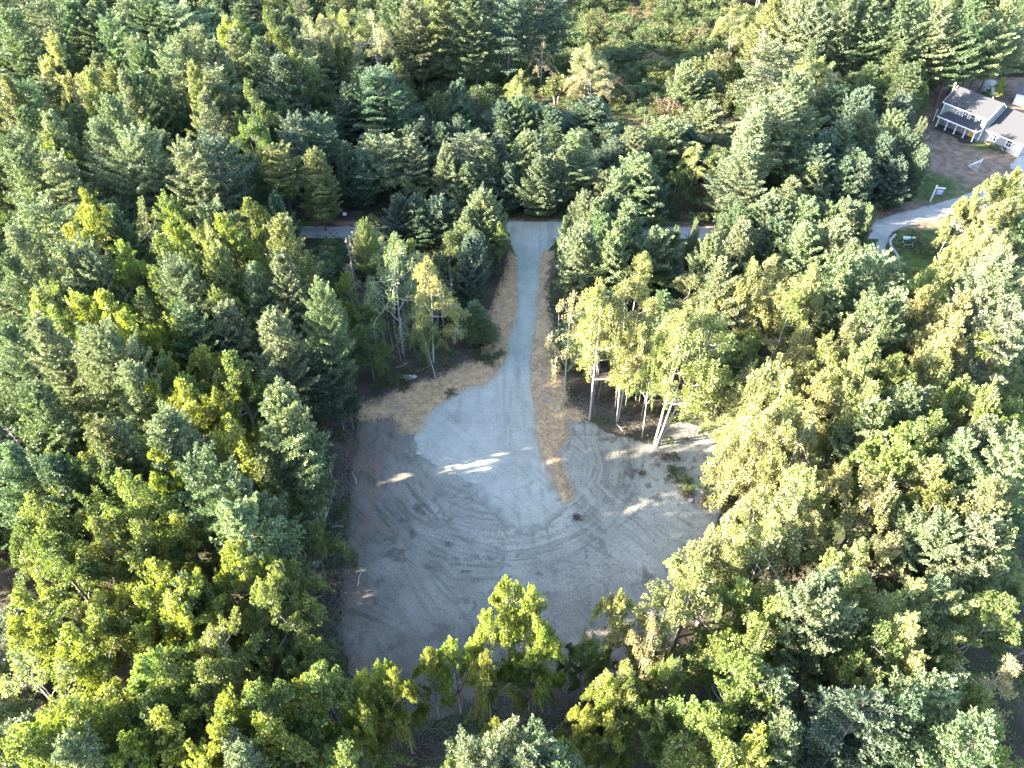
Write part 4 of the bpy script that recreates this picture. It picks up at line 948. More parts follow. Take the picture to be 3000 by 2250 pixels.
# brush and slash at the near edge of the clearing and along its left side
sx = []; sy = []
for (p0, p1, wd, nn) in (((985, 1240), (960, 1700), 2.8, 1500), ((960, 1700), (930, 1950), 3.2, 1100), ((1000, 2080), (1750, 2130), 4.0, 2000), ((1060, 1190), (1390, 1040), 1.6, 800), ((1680, 1180), (1930, 1270), 1.8, 800), ((1980, 1290), (2120, 1250), 1.2, 160)):
    A = G(*p0); B = G(*p1); t = rs.rand(nn); sx.append(A[0] + (B[0] - A[0]) * t + rs.normal(0, wd / 2, nn)); sy.append(A[1] + (B[1] - A[1]) * t + rs.normal(0, wd / 2, nn))
sx = np.concatenate(sx); sy = np.concatenate(sy); n = len(sx)
c = np.stack([sx, sy, relief(sx, sy) + rs.uniform(.04, .3, n)], 1); a = rs.rand(n) * 6.28
d = unit(np.stack([np.cos(a), np.sin(a), rs.normal(0, .15, n)], 1)); L = rs.uniform(.3, 1.5, n)
paths = [(np.stack([c[i], c[i] + d[i] * L[i] * .5 + rs.normal(0, .05, 3), c[i] + d[i] * L[i]]), [.02, .017, .006]) for i in range(n)]
tv, tf = tubes(paths, 3)
o = obj('brush_litter', mesh_quads('brush_litter', tv, tf), M_bark, None, (0.20, 0.175, 0.16)); o['kind'] = 'stuff'; o['label'] = 'broken twigs and slash strewn along the clearing edge'
# sticks and clods over the graded ground
q = scatter([WPAD], 3200, .3); n = len(q); a = rs.rand(n) * 6.28; L = rs.uniform(.12, .9, n) ** 1.5
c = np.stack([q[:, 0], q[:, 1], relief(q[:, 0], q[:, 1]) + .05], 1); d = np.stack([np.cos(a), np.sin(a), np.zeros(n)], 1)
tv, tf = tubes([(np.stack([c[i], c[i] + d[i] * L[i] * .5 + [0, 0, .03], c[i] + d[i] * L[i]]), [.018, .018, .01]) for i in range(n)], 3)
o = obj('scattered_sticks', mesh_quads('scattered_sticks', tv, tf), M_bark, None, (0.16, 0.135, 0.12)); o['kind'] = 'stuff'; o['label'] = 'small dark sticks and roots scattered over the graded dirt'
q = scatter([WPAD, WDRIVE], 1800, .2); n = len(q); s = rs.uniform(.02, .05, n)
oct_ = np.array([[1, 0, 0], [0, 1, 0], [-1, 0, 0], [0, -1, 0], [0, 0, .8], [0, 0, -.3]]); T = np.array([[0, 1, 4], [1, 2, 4], [2, 3, 4], [3, 0, 4]])
V = (np.stack([q[:, 0], q[:, 1], relief(q[:, 0], q[:, 1]) + .07], 1)[:, None, :] + oct_[None] * s[:, None, None] * rs.uniform(.7, 1.3, (n, 6, 1))).reshape(-1, 3)
F = (T[None] + (np.arange(n) * 6)[:, None, None]).reshape(-1, 3)
o = obj('scattered_stones', mesh_quads('scattered_stones', V, F), plain('stone_light', (0.30, 0.29, 0.27), 0.8)); o['kind'] = 'stuff'; o['label'] = 'pale pebbles scattered over dirt and gravel'

# ------------------------------------------------------------------ fallen logs and bare understory stems
def log_mesh(seed, L, r, limbs):
    r_ = np.random.RandomState(seed); t = np.linspace(0, 1, 7)
    P = np.stack([t * L, np.cumsum(r_.normal(0, .06, 7)), .12 + .05 * r_.rand(7)], 1)
    paths = [(P, r * (1 - .6 * t))]
    for i in range(limbs):
        u = r_.uniform(.3, .95); p = np.array([np.interp(u, t, P[:, m]) for m in range(3)]); l = r_.uniform(.4, 1.3)
        d = unit(np.array([.6, r_.choice([-1, 1]) * r_.uniform(.4, 1), r_.uniform(.05, .5)])); paths.append((np.stack([p, p + d * l * .5, p + d * l + [0, 0, .08]]), [.03, .02, .008]))
    tv, tf = tubes(paths, 6); return mesh_quads('fallen_log', tv, tf, True)
LOGS = [((965, 1490), (940, 1596), .13, 5, 'long straight pale log lying beside the clearing\'s left edge'), ((988, 1412), (962, 1482), .09, 3, 'curved pale branch just above the long straight log'),
        ((945, 1300), (978, 1268), .10, 2, 'short light log nearest the clearing\'s upper left corner'), ((968, 1345), (970, 1405), .07, 9, 'forked bare deadfall between the short log and the curved branch'),
        ((912, 1362), (968, 1380), .06, 2, 'thin stick pointing right from the big pine trunk'), ((1005, 1545), (968, 1548), .06, 1, 'thin pale stick crossing right of the long log'),
        ((1044, 1420), (1030, 1385), .06, 1, 'short stick on the dirt margin above the yellow bush'), ((1046, 1720), (1053, 1665), .08, 0, 'thin light pole standing out on the dirt, lower left'),
        ((1350, 1678), (1385, 1676), .10, 0, 'short dark log lying alone on the lower dirt'), ((1500, 2030), (1560, 2020), .10, 2, 'broken log beneath the foreground maples, right one'),
        ((1225, 2080), (1250, 2045), .08, 1, 'small pale log beneath the foreground maples, left one'), ((1545, 2140), (1615, 2150), .1, 3, 'grey log in the slash at the bottom centre'),
        ((1160, 1080), (1195, 1065), .07, 1, 'pale stick in the open floor above the left straw bank'), ((1220, 1090), (1265, 1075), .06, 3, 'long grey branch left of the leaning birch foot'),
        ((1805, 1245), (1830, 1275), .08, 3, 'fallen stem at the feet of the twin birch'), ((2085, 1375), (2055, 1405), .06, 1, 'thin dark stick on the right lobe of the clearing'),
        ((920, 1760), (960, 1740), .07, 2, 'pale branch in the brush below the long log'), ((1590, 2165), (1640, 2130), .09, 2, 'tilted log at the bottom centre right of the grey one')]
for i, (a_, b_, r0, lm, lab) in enumerate(LOGS):
    A = G(*a_); B = G(*b_); L = float(np.hypot(*(B - A)[:2]))
    o = obj('fallen_log', log_mesh(300 + i, L, r0 * 1.1, lm), M_birch, None, (0.40, 0.37, 0.35) if i not in (8, 15) else (.12, .1, .09))
    o.location = (A[0], A[1], relief(A[:1], A[1:2])[0] + .08); o.rotation_euler = (0, 0, math.atan2(B[1] - A[1], B[0] - A[0]))
    tag(o, lab, 'log', 'logs lying around the clearing')

def pole_mesh(seed, H=9.0):
    r_ = np.random.RandomState(seed); t = np.linspace(0, 1, 6)
    P = np.stack([np.cumsum(r_.normal(0, .09, 6)) * t, np.cumsum(r_.normal(0, .09, 6)) * t, t * H], 1); paths = [(P, .075 * (1 - .8 * t))]
    for i in range(14):
        u = r_.uniform(.2, .95); p = np.array([np.interp(u, t, P[:, m]) for m in range(3)]); az = r_.rand() * 6.28; l = r_.uniform(.3, .9)
        paths.append((np.stack([p, p + np.array([math.cos(az), math.sin(az), .1]) * l]), [.018, .006]))
    tv, tf = tubes(paths, 5); return mesh_quads('bare_sapling', tv, tf, True)
POLES = [pole_mesh(401), pole_mesh(402), pole_mesh(403)]
for m_ in POLES: m_.materials.append(M_bark)
rp = random.Random(41); k_ = 0
bare = []
for (A_, B_, nn, where) in (((1130, 1100), (1400, 1000), 34, 'in the shade above the left straw bank'), ((1690, 1180), (1920, 1250), 26, 'in the shade under the birches right of the driveway'), ((1980, 1230), (2110, 1235), 8, 'behind the right lobe of the clearing'), ((1645, 900), (1660, 1120), 8, 'along the straw strip right of the driveway')):
    A = G(*A_); B = G(*B_); nrm = np.array([-(B - A)[1], (B - A)[0]]); nrm = nrm / np.hypot(*nrm)
    if nrm[1] < 0: nrm = -nrm
    row = []
    for j in range(nn):
        t = (j + rp.random()) / nn; off = rp.uniform(.6, 9) if where[:2] == 'in' else rp.uniform(1, 3)
        p = (A + (B - A) * t)[:2] + nrm * off
        if near_open(p[0], p[1]) > -.5: continue
        row.append((p, off))
    for j, (p, off) in enumerate(row):
        o = obj('bare_sapling', POLES[rp.randrange(3)], None, None, (0.30, 0.28, 0.27))
        s = rp.uniform(.7, 1.15); o.scale = (s, s, s * rp.uniform(.8, 1.1)); o.location = (p[0], p[1], -.1); o.rotation_euler = (rp.uniform(-.06, .06), rp.uniform(-.06, .06), rp.uniform(0, 6))
        tag(o, 'bare grey sapling %s, %s from left' % (where, ORD[j] if j < 36 else 'far'), 'sapling', 'bare saplings under the forest edge')

# stump holes and root balls on the right strip
M_root = plain('torn_roots', (0.11, 0.075, 0.06), .9, 5, .5)
for i, (px, py, s_, lab) in enumerate(((1945, 1340, 1.0, 'torn red-brown root mass nearest the leaning birches'), (1967, 1377, .7, 'small root mass between the two larger ones'), (2014, 1450, 1.1, 'dark stump hole with roots at the lower end of the strip'), (2062, 1475, .9, 'brown root mass by the round shrub'), (1880, 1387, .45, 'small dark root tangle out on the dirt'), (1690, 1517, .6, 'dark branchy clump on the dirt below the straw tail'))):
    r_ = np.random.RandomState(500 + i); paths = []
    for j in range(70):
        a = r_.rand() * 6.28; p = np.array([r_.normal(0, .45), r_.normal(0, .45), r_.uniform(0, .35)]) * s_; l = r_.uniform(.3, .9) * s_; d = unit(np.array([math.cos(a), math.sin(a), r_.normal(0, .4)]))
        paths.append((np.stack([p, p + d * l * .5 + r_.normal(0, .06, 3), p + d * l]), [.05, .035, .01]))
    tv, tf = tubes(paths, 4); g = G(px, py); o = obj('root_mass', mesh_quads('root_mass', tv, tf, True), M_root); o.location = (g[0], g[1], .05)
    tag(o, lab, 'roots', 'torn roots and stumps on the cleared ground')

# ------------------------------------------------------------------ the house and its yard
S8 = 80 / 70
def siding_mat(name, col):
    m, nt, b = new_mat(name)
    tc = N(nt, 'ShaderNodeTexCoord'); sp = N(nt, 'ShaderNodeSeparateXYZ'); nt.links.new(tc.outputs['Object'], sp.inputs[0])
    mm = N(nt, 'ShaderNodeMath', operation='MULTIPLY'); mm.inputs[1].default_value = 1 / 0.16; nt.links.new(sp.outputs['Z'], mm.inputs[0])
    fr = N(nt, 'ShaderNodeMath', operation='FRACT'); nt.links.new(mm.outputs[0], fr.inputs[0])
    c = mixc(nt, ramp(nt, noise(nt, 1.2, 4), 0.3, 0.7), tuple(x * .93 for x in col), col)
    nt.links.new(c, b.inputs['Base Color']); b.inputs['Roughness'].default_value = 0.55
    bp = N(nt, 'ShaderNodeBump'); bp.inputs['Strength'].default_value = 0.6; bp.inputs['Distance'].default_value = 0.03
    nt.links.new(fr.outputs[0], bp.inputs['Height']); nt.links.new(bp.outputs[0], b.inputs['Normal'])
    return m
M_side = siding_mat('grey_siding', (0.24, 0.25, 0.27))
M_white = plain('white_trim', (0.70, 0.70, 0.69), 0.5, 3, .04)
M_roof = plain('asphalt_shingle', (0.032, 0.034, 0.042), 0.95, 9.0, .28)
M_dark = plain('dark_deck', (0.035, 0.033, 0.035), 0.6, 4, .2)
M_found = plain('concrete', (0.36, 0.35, 0.33), 0.9, 5, .15)
M_door = plain('yellow_door', (0.62, 0.36, 0.05), 0.45, 2, .05)
M_metal = plain('galvanised', (0.60, 0.60, 0.60), 0.35, 4, .1, .7)
M_stone = plain('grey_stone', (0.33, 0.31, 0.30), .9, 3, .35)
mg, ntg, bg_ = new_mat('window_glass'); bg_.inputs['Base Color'].default_value = (0.025, 0.03, 0.035, 1); bg_.inputs['Roughness'].default_value = 0.06; bg_.inputs['Specular IOR Level'].default_value = 0.6

TH = math.atan2(-0.806, 0.592)
OX, OY = 92.2, 159.7
ca, sa = math.cos(TH), math.sin(TH)
def whit(zx, zy, yl):                            # enlargement pixel of the house -> (x, z) on the wall plane at local y
    px, py = 2700 + zx / 6.637, 230 + zy / 6.637
    d = ray(px, py); nx, ny = -sa, ca
    t = (yl - ((0 - OX) * nx + (0 - OY) * ny)) / (d[0] * nx + d[1] * ny)
    X, Y = d[0] * t - OX, d[1] * t - OY
    return X * ca + Y * sa, CAM_H + d[2] * t
house = thing('house', 'grey two-storey house with white trim, long front porch and attached garage wing', 'house', (OX, OY, 0.05), TH)
LM, DM, EM, RM = 9.6, 7.2, 5.25, 7.45            # main block: length, depth, eave, ridge
LW, DW, YW, EW, RW = 8.3, 10.2, 1.0, 2.8, 5.95   # garage wing
def block(x0, x1, y0, y1, e, r):
    mb = MB(); ym = (y0 + y1) / 2
    mb.prism([(x0, y0, 0.3), (x0, y1, 0.3), (x0, y1, e), (x0, ym, r), (x0, y0, e)], [(x1, y0, 0.3), (x1, y1, 0.3), (x1, y1, e), (x1, ym, r), (x1, y0, e)])
    return mb
obj('wall', block(0, LM, 0, DM, EM, RM), M_side, house)
obj('wall', block(LM + 0.003, LM + LW, YW, YW + DW, EW, RW), M_side, house)
def gable_roof(x0, x1, y0, y1, e, r, ov=0.35, th=0.14, name='roof'):
    ym = (y0 + y1) / 2; sl = (r - e) / (ym - y0)
    mb = MB()
    for sg, ye in ((1, y0 - ov), (-1, y1 + ov)):
        ze = e - sl * ov + 0.02
        a = [(x0, ye, ze), (x0, ym, r + 0.02), (x0, ym, r + 0.02 + th), (x0, ye, ze + th)]
        b = [(x1, p[1], p[2]) for p in a]
        if sg < 0: a, b = b, a
        mb.prism(a, b)
    rf = obj(name, mb, M_roof, house)
    tb = MB()                                    # white fascia along the eaves and rakes
    for sg, ye in ((1, y0 - ov), (-1, y1 + ov)):
        ze = e - sl * ov
        tb.box(x0 - .03, x1 + .03, ye - (.05 if sg > 0 else -.002), ye + (-.002 if sg > 0 else .05), ze - .12, ze + th + .0)
        for xx, w_ in ((x0 - .045, .04), (x1 + .005, .04)):
            a = [(xx, ye, ze - .12), (xx, ym, r - .12), (xx, ym, r + th + .035), (xx, ye, ze + th + .035)]
            b = [(xx + w_, p[1], p[2]) for p in a]
            if sg < 0: a, b = b, a
            tb.prism(a, b)
    obj('fascia', tb, M_white, rf)
    return rf
r1 = gable_roof(-.3, LM + .3, 0, DM, EM, RM)
gable_roof(LM + .345, LM + LW + .3, YW, YW + DW, EW, RW)
obj('foundation', MB().box(.05, LM - .05, .05, DM - .05, -.1, .3), M_found, house)
obj('foundation', MB().box(LM, LM + LW - .05, YW - .06, YW + DW - .05, -.1, .42), M_found, house)
for x, y, h in ((-.02, -.02, EM - .2), (LM - .14, -.02, EM - .2), (LM + LW - .14, YW - .02, EW - .2), (-.02, DM - .14, EM - .2)):
    obj('corner_board', MB().box(x, x + .16, y, y + .16, .3, h), M_white, house)
def window(xc, zc, yl, w_=.98, h_=1.5, grid=(2, 2)):
    f = MB(); t = .12
    f.box(xc - w_/2 - t, xc + w_/2 + t, yl - .05, yl - .002, zc + h_/2, zc + h_/2 + t); f.box(xc - w_/2 - t, xc + w_/2 + t, yl - .06, yl - .002, zc - h_/2 - t, zc - h_/2)
    f.box(xc - w_/2 - t, xc - w_/2, yl - .05, yl - .002, zc - h_/2, zc + h_/2); f.box(xc + w_/2, xc + w_/2 + t, yl - .05, yl - .002, zc - h_/2, zc + h_/2)
    f.box(xc - w_/2, xc + w_/2, yl - .045, yl - .015, zc - .03, zc + .03)
    fo = obj('window', f, M_white, house)
    for sz in (-1, 1):
        p = MB().box(xc - w_/2, xc + w_/2, yl - .02, yl - .004, min(zc + sz * .03, zc + sz * h_/2), max(zc + sz * .03, zc + sz * h_/2))
        obj('pane', p, mg, fo)
    mu = MB().box(xc - .015, xc + .015, yl - .035, yl - .022, zc - h_/2, zc - .03); mu.box(xc - .015, xc + .015, yl - .035, yl - .022, zc + .03, zc + h_/2)
    obj('muntin', mu, M_white, fo)
for zx, zy in ((855, 708), (995, 775), (1127, 825)):
    x, z = whit(zx, zy, 0); window(x, z, 0)
x, z = whit(700, 685, 0); window(x, z, 0, .6, .7)
for zx, zy in ((480, 858), (655, 917), (818, 988)):
    x, z = whit(zx, zy, 0); window(x, max(z, 1.9), 0, .75, 1.1)
for zx, zy in ((1402, 1148), (1702, 1268)):
    x, z = whit(zx, zy, YW); window(x, z, YW, 1.0, 1.5)
x, z = whit(968, 1082, 0)
d_ = obj('door', MB().box(x - .45, x + .45, -.04, -.002, .5, 2.55), M_door, house)
obj('door_frame', MB().box(x - .57, x - .452, -.06, -.002, .5, 2.67).box(x + .452, x + .57, -.06, -.002, .5, 2.67).box(x - .452, x + .452, -.06, -.002, 2.552, 2.67), M_white, d_)
obj('handle', MB().cyl((x - .36, -.045, 1.45), (x - .36, -.1, 1.45), .035, .035), M_metal, d_)
# porch
PX0, PX1, PD = .75, 9.25, 1.85
obj('porch_deck', MB().box(PX0, PX1, -PD, -.01, .0, .46), M_dark, house)
st = MB()
for k_ in range(3): st.box(6.7, 8.6, -PD - .3 * (k_ + 1), -PD - .3 * k_ - .002, 0, .46 - .15 * (k_ + .6))
obj('steps', st, M_dark, house)
pr = MB()
zt, ze = 3.55, 2.72
b_ = [(PX0 - .3, -PD - .25, ze), (PX1 + .25, -PD - .25, ze), (PX1 - .75, -.01, zt), (PX0 + .7, -.01, zt)]
pr.prism([(PX0 - .3, -PD - .25, ze), (PX1 + .25, -PD - .25, ze), (PX1 + .25, -.01, ze), (PX0 - .3, -.01, ze)], [(x, y, z + .13) for x, y, z in b_])
prf = obj('porch_roof', pr, M_roof, house)
obj('fascia', MB().box(PX0 - .34, PX1 + .29, -PD - .31, -PD - .253, ze - .12, ze + .15).box(PX1 + .252, PX1 + .30, -PD - .25, -.02, ze - .12, ze + .12).box(PX0 - .35, PX0 - .302, -PD - .25, -.02, ze - .12, ze + .12), M_white, prf)
for k_ in range(5):
    x = PX0 + .12 + (PX1 - PX0 - .24) * k_ / 4
    obj('porch_post', MB().box(x - .08, x + .08, -PD + .03, -PD + .19, .46, ze).box(x - .12, x + .12, -PD, -PD + .22, .462, .62).box(x - .11, x + .11, -PD + .0, -PD + .22, ze - .14, ze - .122), M_white, house)
# left side porch stub, chimney pipe, vent
obj('side_porch_roof', MB().prism([(-1.5, .8, 3.0), (-.02, .8, 3.0), (-.02, 3.2, 3.0), (-1.5, 3.2, 3.0)], [(-1.5, .8, 3.1), (-.02, .8, 3.5), (-.02, 3.2, 3.5), (-1.5, 3.2, 3.1)]), M_roof, house)
obj('porch_post', MB().box(-1.45, -1.3, .9, 1.05, 0, 3.0), M_white, house)
ch = obj('chimney_pipe', MB().cyl((-.45, 2.3, 0.1), (-.45, 2.3, 8.25), .13, .13, 10), M_metal, house)
obj('chimney_cap', MB().cyl((-.45, 2.3, 8.25), (-.45, 2.3, 8.6), .24, .2, 10), M_metal, ch)
obj('pipe_brace', MB().cyl((-.45, 2.3, 7.4), (.5, 2.6, 6.9), .025, .025, 5), M_metal, ch)
obj('vent_pipe', MB().cyl((7.2, 4.2, 6.8), (7.2, 4.2, 7.75), .06, .06), M_white, house)
obj('garage_door', MB().box(LM + LW + .004, LM + LW + .05, YW + 2.2, YW + 5.0, .35, 2.5).box(LM + LW + .004, LM + LW + .05, YW + 5.8, YW + 8.6, .35, 2.5), M_white, house)

def gb(px, py): g = G(px, py); return g
# bits beside the porch
def heap(name, label, cat, px, py, mb, mat, rz=0, group=None, z=0.05):
    g = gb(px, py); o = obj(name, mb, mat); o.location = (g[0], g[1], z); o.rotation_euler = (0, 0, rz); tag(o, label, cat, group); return o
mb = MB()
for k_ in range(14):
    a0 = k_ * .449; a1 = a0 + .449
    mb.cyl((.42 * math.cos(a0), .42 * math.sin(a0), .5), (.42 * math.cos(a1), .42 * math.sin(a1), .5), .09, .09, 6)
mb.cyl((-.25, 0, 0), (-.25, 0, .5), .05, .05).cyl((.25, 0, 0), (.25, 0, .5), .05, .05)
heap('hose_reel', 'coiled teal garden hose on a stand beside the porch steps', 'hose', 2859, 417, mb, plain('teal_hose', (.05, .22, .20), .5))
# real-estate style sign: post, arm, hanging board
p0 = G(2725, 590); sg = thing('hanging_sign', 'white post with arm holding a hanging blue board on the roadside lawn', 'sign', (p0[0], p0[1], 0), R(-8))
obj('post', MB().box(-.11, .11, -.11, .11, 0, 3.3).box(-.16, .16, -.16, .16, 3.3, 3.38), M_white, sg)
obj('arm', MB().box(.11, 1.75, -.07, .07, 2.85, 3.02), M_white, sg)
bd = obj('board', MB().box(.35, 1.6, -.025, .025, 1.5, 2.7), plain('blue_board', (.10, .16, .38), .4), sg)
obj('board_lines', MB().box(.45, 1.5, -.03, -.026, 2.3, 2.45).box(.5, 1.4, -.03, -.026, 2.05, 2.15).box(.55, 1.35, -.03, -.026, 1.75, 1.85), M_white, bd)
obj('chain', MB().cyl((.5, 0, 2.7), (.5, 0, 2.85), .02, .02, 5).cyl((1.45, 0, 2.7), (1.45, 0, 2.85), .02, .02, 5), M_metal, sg)
# sports goal on the lawn
p0 = G(2866, 495); gl = thing('sports_goal', 'small grey triangular net goal standing on the brown lawn', 'goal', (p0[0], p0[1], 0), R(55))
fr = MB().cyl((-.95, 0, 0), (-.95, 0, 1.9), .04, .04, 6).cyl((.95, 0, 0), (.95, 0, 1.9), .04, .04, 6).cyl((-.95, 0, 1.9), (.95, 0, 1.9), .04, .04, 6).cyl((-.95, 0, .04), (0, 2.0, .04), .04, .04, 6).cyl((.95, 0, .04), (0, 2.0, .04), .04, .04, 6)
obj('frame', fr, M_metal, gl)
nm = MB()
A_, B_, Cc = (-.95, 0, 1.9), (.95, 0, 1.9), (0, 2.0, .04)
def ln(p, q, t): return tuple(p[i] + (q[i] - p[i]) * t for i in range(3))
for k_ in range(11):
    t = k_ / 10; nm.cyl(ln(A_, B_, t), ln((-.95, 0, .04), (.95, 0, .04), .5), .001, .001, 3) if False else None
    nm.cyl(ln(A_, B_, t), Cc, .016, .016, 3)
    nm.cyl(ln(A_, Cc, t), ln(B_, Cc, t), .016, .016, 3)
    nm.cyl(ln(A_, Cc, t), ln((-.95, 0, .04), Cc, t), .016, .016, 3); nm.cyl(ln(B_, Cc, t), ln((.95, 0, .04), Cc, t), .016, .016, 3)
obj('net', nm, plain('net_cord', (.55, .58, .60), .8), gl)
# boulders behind the house
def rock(seed, s):
    r_ = np.random.RandomState(seed); m = bpy.data.meshes.new('boulder')
    import bmesh
    bm = bmesh.new(); bmesh.ops.create_icosphere(bm, subdivisions=3, radius=1)
    off = r_.rand(3) * 30
    for v in bm.verts:
        c = v.co; n_ = float(fbm(np.array([c.x * 1.3 + off[0] + c.z]), np.array([c.y * 1.3 + off[1] - c.z * .7]), 3)[0]); v.co = v.co * (.72 + .6 * n_)
        v.co.x *= s[0]; v.co.y *= s[1]; v.co.z *= s[2]
    bm.to_mesh(m); bm.free(); return m
for sd, px, py, s, lab in ((1, 2890, 258, (1.9, 1.3, 1.3), 'large rounded boulder, back one of the pair behind the house'), (2, 2897, 275, (1.8, 1.2, 1.0), 'flat grey boulder, front one of the pair behind the house'), (3, 2882, 272, (.8, .6, .6), 'small rock at the left foot of the two boulders'),
                           (4, 1190, 1108, (.9, .5, .3), 'pale flat stone above the left straw bank'), (5, 1212, 1106, (.5, .4, .25), 'small pale stone right of the flat one above the straw bank'), (6, 2024, 1468, (.35, .3, .25), 'whitish stone in the stump hole'),
                           (7, 1226, 1330, (.45, .3, .16), 'pale clod on the gravel edge at the left of the pad')):
    g = G(px, py); o = obj('boulder', rock(sd, s), M_stone); o.location = (g[0], g[1], s[2] * .35 + .05); tag(o, lab, 'rock', 'stones lying about')
# white carport past the house
g = G(2966, 305); cp = thing('storage_shed', 'white walled shed with pale grey roof at the right frame edge behind the house', 'shed', (g[0], g[1], 0), R(-32))
obj('wall', MB().prism([(0, 0, 0), (0, 5, 0), (0, 5, 2.6), (0, 2.5, 4.0), (0, 0, 2.6)], [(8, 0, 0), (8, 5, 0), (8, 5, 2.6), (8, 2.5, 4.0), (8, 0, 2.6)]), M_white, cp)
mb = MB()
for a_, b_ in (((-.3, -.3, 2.5), (-.3, 2.5, 4.05)), ((-.3, 5.3, 2.5), (-.3, 2.5, 4.05))):
    p = [a_, b_, (b_[0], b_[1], b_[2] + .12), (a_[0], a_[1], a_[2] + .12)]; q_ = [(8.3, y, z) for _, y, z in p]
    if a_[1] > 2: p, q_ = q_, p
    mb.prism(p, q_)
obj('roof', mb, plain('pale_roof', (.07, .07, .075), .8), cp)
obj('corner_post', MB().box(-.05, .1, -.06, .09, 0, 2.55), M_white, cp)
# grey roof glimpsed in the wood on the left
g = G(125, 445, 3); cp = thing('cabin', 'grey-roofed cabin just glimpsed between pines at the upper left', 'cabin', (g[0], g[1], 0), R(20))
obj('wall', MB().prism([(0, 0, 0), (0, 6, 0), (0, 6, 2.6), (0, 3, 4.6), (0, 0, 2.6)], [(8, 0, 0), (8, 6, 0), (8, 6, 2.6), (8, 3, 4.6), (8, 0, 2.6)]), M_side, cp)
mb = MB().prism([(-.3, -.3, 2.45), (-.3, 3, 4.65), (-.3, 3, 4.77), (-.3, -.3, 2.57)], [(8.3, -.3, 2.45), (8.3, 3, 4.65), (8.3, 3, 4.77), (8.3, -.3, 2.57)])
mb.prism([(8.3, 6.3, 2.45), (8.3, 3, 4.65), (8.3, 3, 4.77), (8.3, 6.3, 2.57)], [(-.3, 6.3, 2.45), (-.3, 3, 4.65), (-.3, 3, 4.77), (-.3, 6.3, 2.57)])
obj('roof', mb, M_roof, cp)

# retaining walls, block by block
def block_wall(pts, label, w_, h_, mat, L=.55, cap=None):
    P_ = [G(*p)[:2] for p in pts]; wl = thing('garden_wall', label, 'wall', (P_[0][0], P_[0][1], 0)); o0 = P_[0]
    m0 = MB().box(-L * .48, L * .48, -w_ / 2, w_ / 2, 0, h_).mesh('block'); m0.materials.append(mat)
    for a_, b_ in zip(P_[:-1], P_[1:]):
        d = b_ - a_; n_ = max(1, int(np.hypot(*d) / L)); an = math.atan2(d[1], d[0])
        for k_ in range(n_):
            c_ = a_ + d * (k_ + .5) / n_ - o0; o = obj('block', m0, None, wl); o.location = (c_[0], c_[1], rt.uniform(-.03, .03)); o.rotation_euler = (0, 0, an + rt.uniform(-.04, .04))
block_wall([(2786, 660), (2806, 674), (2835, 685), (2880, 698)], 'white curved retaining wall at the right edge of the garden lawn', .5, .9, plain('white_block', (.62, .60, .57), .8))
block_wall([(2622, 691), (2606, 708), (2608, 724), (2626, 749), (2632, 768)], 'low curved grey stone wall along the left edge of the garden lawn', .35, .4, M_stone)
# garden well: hexagonal timber edging, green box cover and pale drum
g = G(2654, 716); wl = thing('garden_well', 'pale green box and square frame in a hexagon of edging timbers on the lawn', 'well', (g[0], g[1], .04))
for k_ in range(6):
    a0 = k_ * math.pi / 3 + .2; a1 = a0 + math.pi / 3; c0 = (1.9 * math.cos(a0), 1.5 * math.sin(a0), .12); c1 = (1.9 * math.cos(a1), 1.5 * math.sin(a1), .12)
    obj('edging_timber', MB().cyl(c0, c1, .10, .10, 4), M_root, wl)
mt = plain('pale_green_paint', (.30, .42, .38), .5)
obj('cover', MB().prism([(-.7, .1, .9), (.8, .0, .9), (.9, .9, .9), (-.6, 1.0, .9)], [(-.6, .2, 1.1), (.7, .1, 1.1), (.8, .8, 1.1), (-.5, .9, 1.1)]), mt, wl)
obj('frame', MB().box(-.8, .8, -1.0, -.9, .5, .6).box(-.8, -.7, -.898, .1, .5, .6).box(.7, .8, -.898, .1, .5, .6).box(-.8, -.7, -1.0, -.9, 0, .498).box(.7, .8, -1, -.9, 0, .498).box(-.6, -.5, .3, .4, 0, .9).box(.7, .8, .3, .4, 0, .9), mt, wl)
obj('drum', MB().cyl((1.25, .5, .0), (1.25, .5, 1.1), .32, .32, 12), plain('pale_drum', (.50, .62, .56), .5), wl)
heap('boundary_post', 'short white post at the edge of the road by the bright bushes', 'post', 2768, 641, MB().cyl((0, 0, 0), (.2, .1, 1.3), .12, .10, 10), M_white)
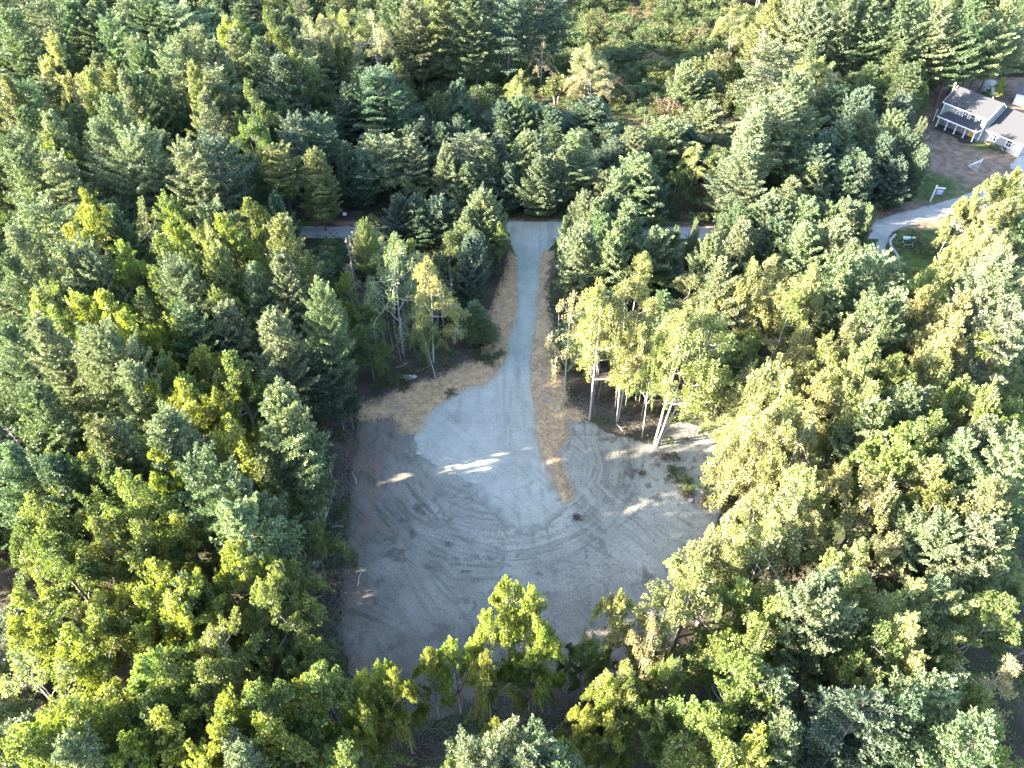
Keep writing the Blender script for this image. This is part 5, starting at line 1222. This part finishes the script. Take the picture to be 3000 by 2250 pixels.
heap('orange_pot', 'small orange flower pot between the well and the fountain grass', 'pot', 2683, 702, MB().cyl((0, 0, 0), (0, 0, .4), .17, .26, 12), plain('terracotta', (.50, .16, .08), .7))
# mailbox beside the left stretch of road
g = G(1013, 645); mbx = thing('mailbox', 'small white mailbox on a post beside the left stretch of road', 'mailbox', (g[0], g[1], 0))
obj('post', MB().box(-.05, .05, -.05, .05, 0, 1.1), M_dark, mbx)
obj('box', MB().prism([(-.3, -.2, 1.1), (.3, -.2, 1.1), (.3, .2, 1.1), (-.3, .2, 1.1)], [(-.3, -.12, 1.55), (.3, -.12, 1.55), (.3, .12, 1.55), (-.3, .12, 1.55)]), M_white, mbx)
# car half hidden behind the roadside pines
g = G(1898, 664); car = thing('parked_car', 'dark blue car parked on the verge, mostly hidden behind the roadside pines', 'car', (g[0], g[1], .1), 0)
Mc = plain('dark_blue_paint', (.03, .045, .12), .25, 2, .02, .3)
prof_ = [(-2.2, .35), (2.2, .35), (2.25, .75), (2.05, .92), (1.05, 1.0), (.45, 1.45), (-1.2, 1.48), (-1.95, 1.02), (-2.25, .95)]
obj('body', MB().prism([(x, -.88, z) for x, z in prof_[::-1]], [(x, .88, z) for x, z in prof_[::-1]]), Mc, car)
obj('windscreen', MB().prism([(.5, -.78, 1.40), (.5, .78, 1.40), (1.02, .78, 1.03), (1.02, -.78, 1.03)], [(.53, -.78, 1.43), (.53, .78, 1.43), (1.06, .78, 1.05), (1.06, -.78, 1.05)]), mg, car)
obj('side_window', MB().box(-1.5, .35, -.90, -.882, 1.02, 1.36), mg, car)
for x, y in ((-1.35, -.8), (1.35, -.8), (-1.35, .8), (1.35, .8)):
    wh = obj('wheel', MB().cyl((x, y - .11, .33), (x, y + .11, .33), .33, .33, 16), M_dark, car)
    obj('rim', MB().cyl((x, y - .125, .33), (x, y + .125, .33), .19, .19, 10), M_metal, wh)
for y in (-.6, .6): obj('tail_light', MB().box(2.2, 2.27, y - .18, y + .18, .72, .88), plain('red_lens', (.45, .02, .02), .3), car)
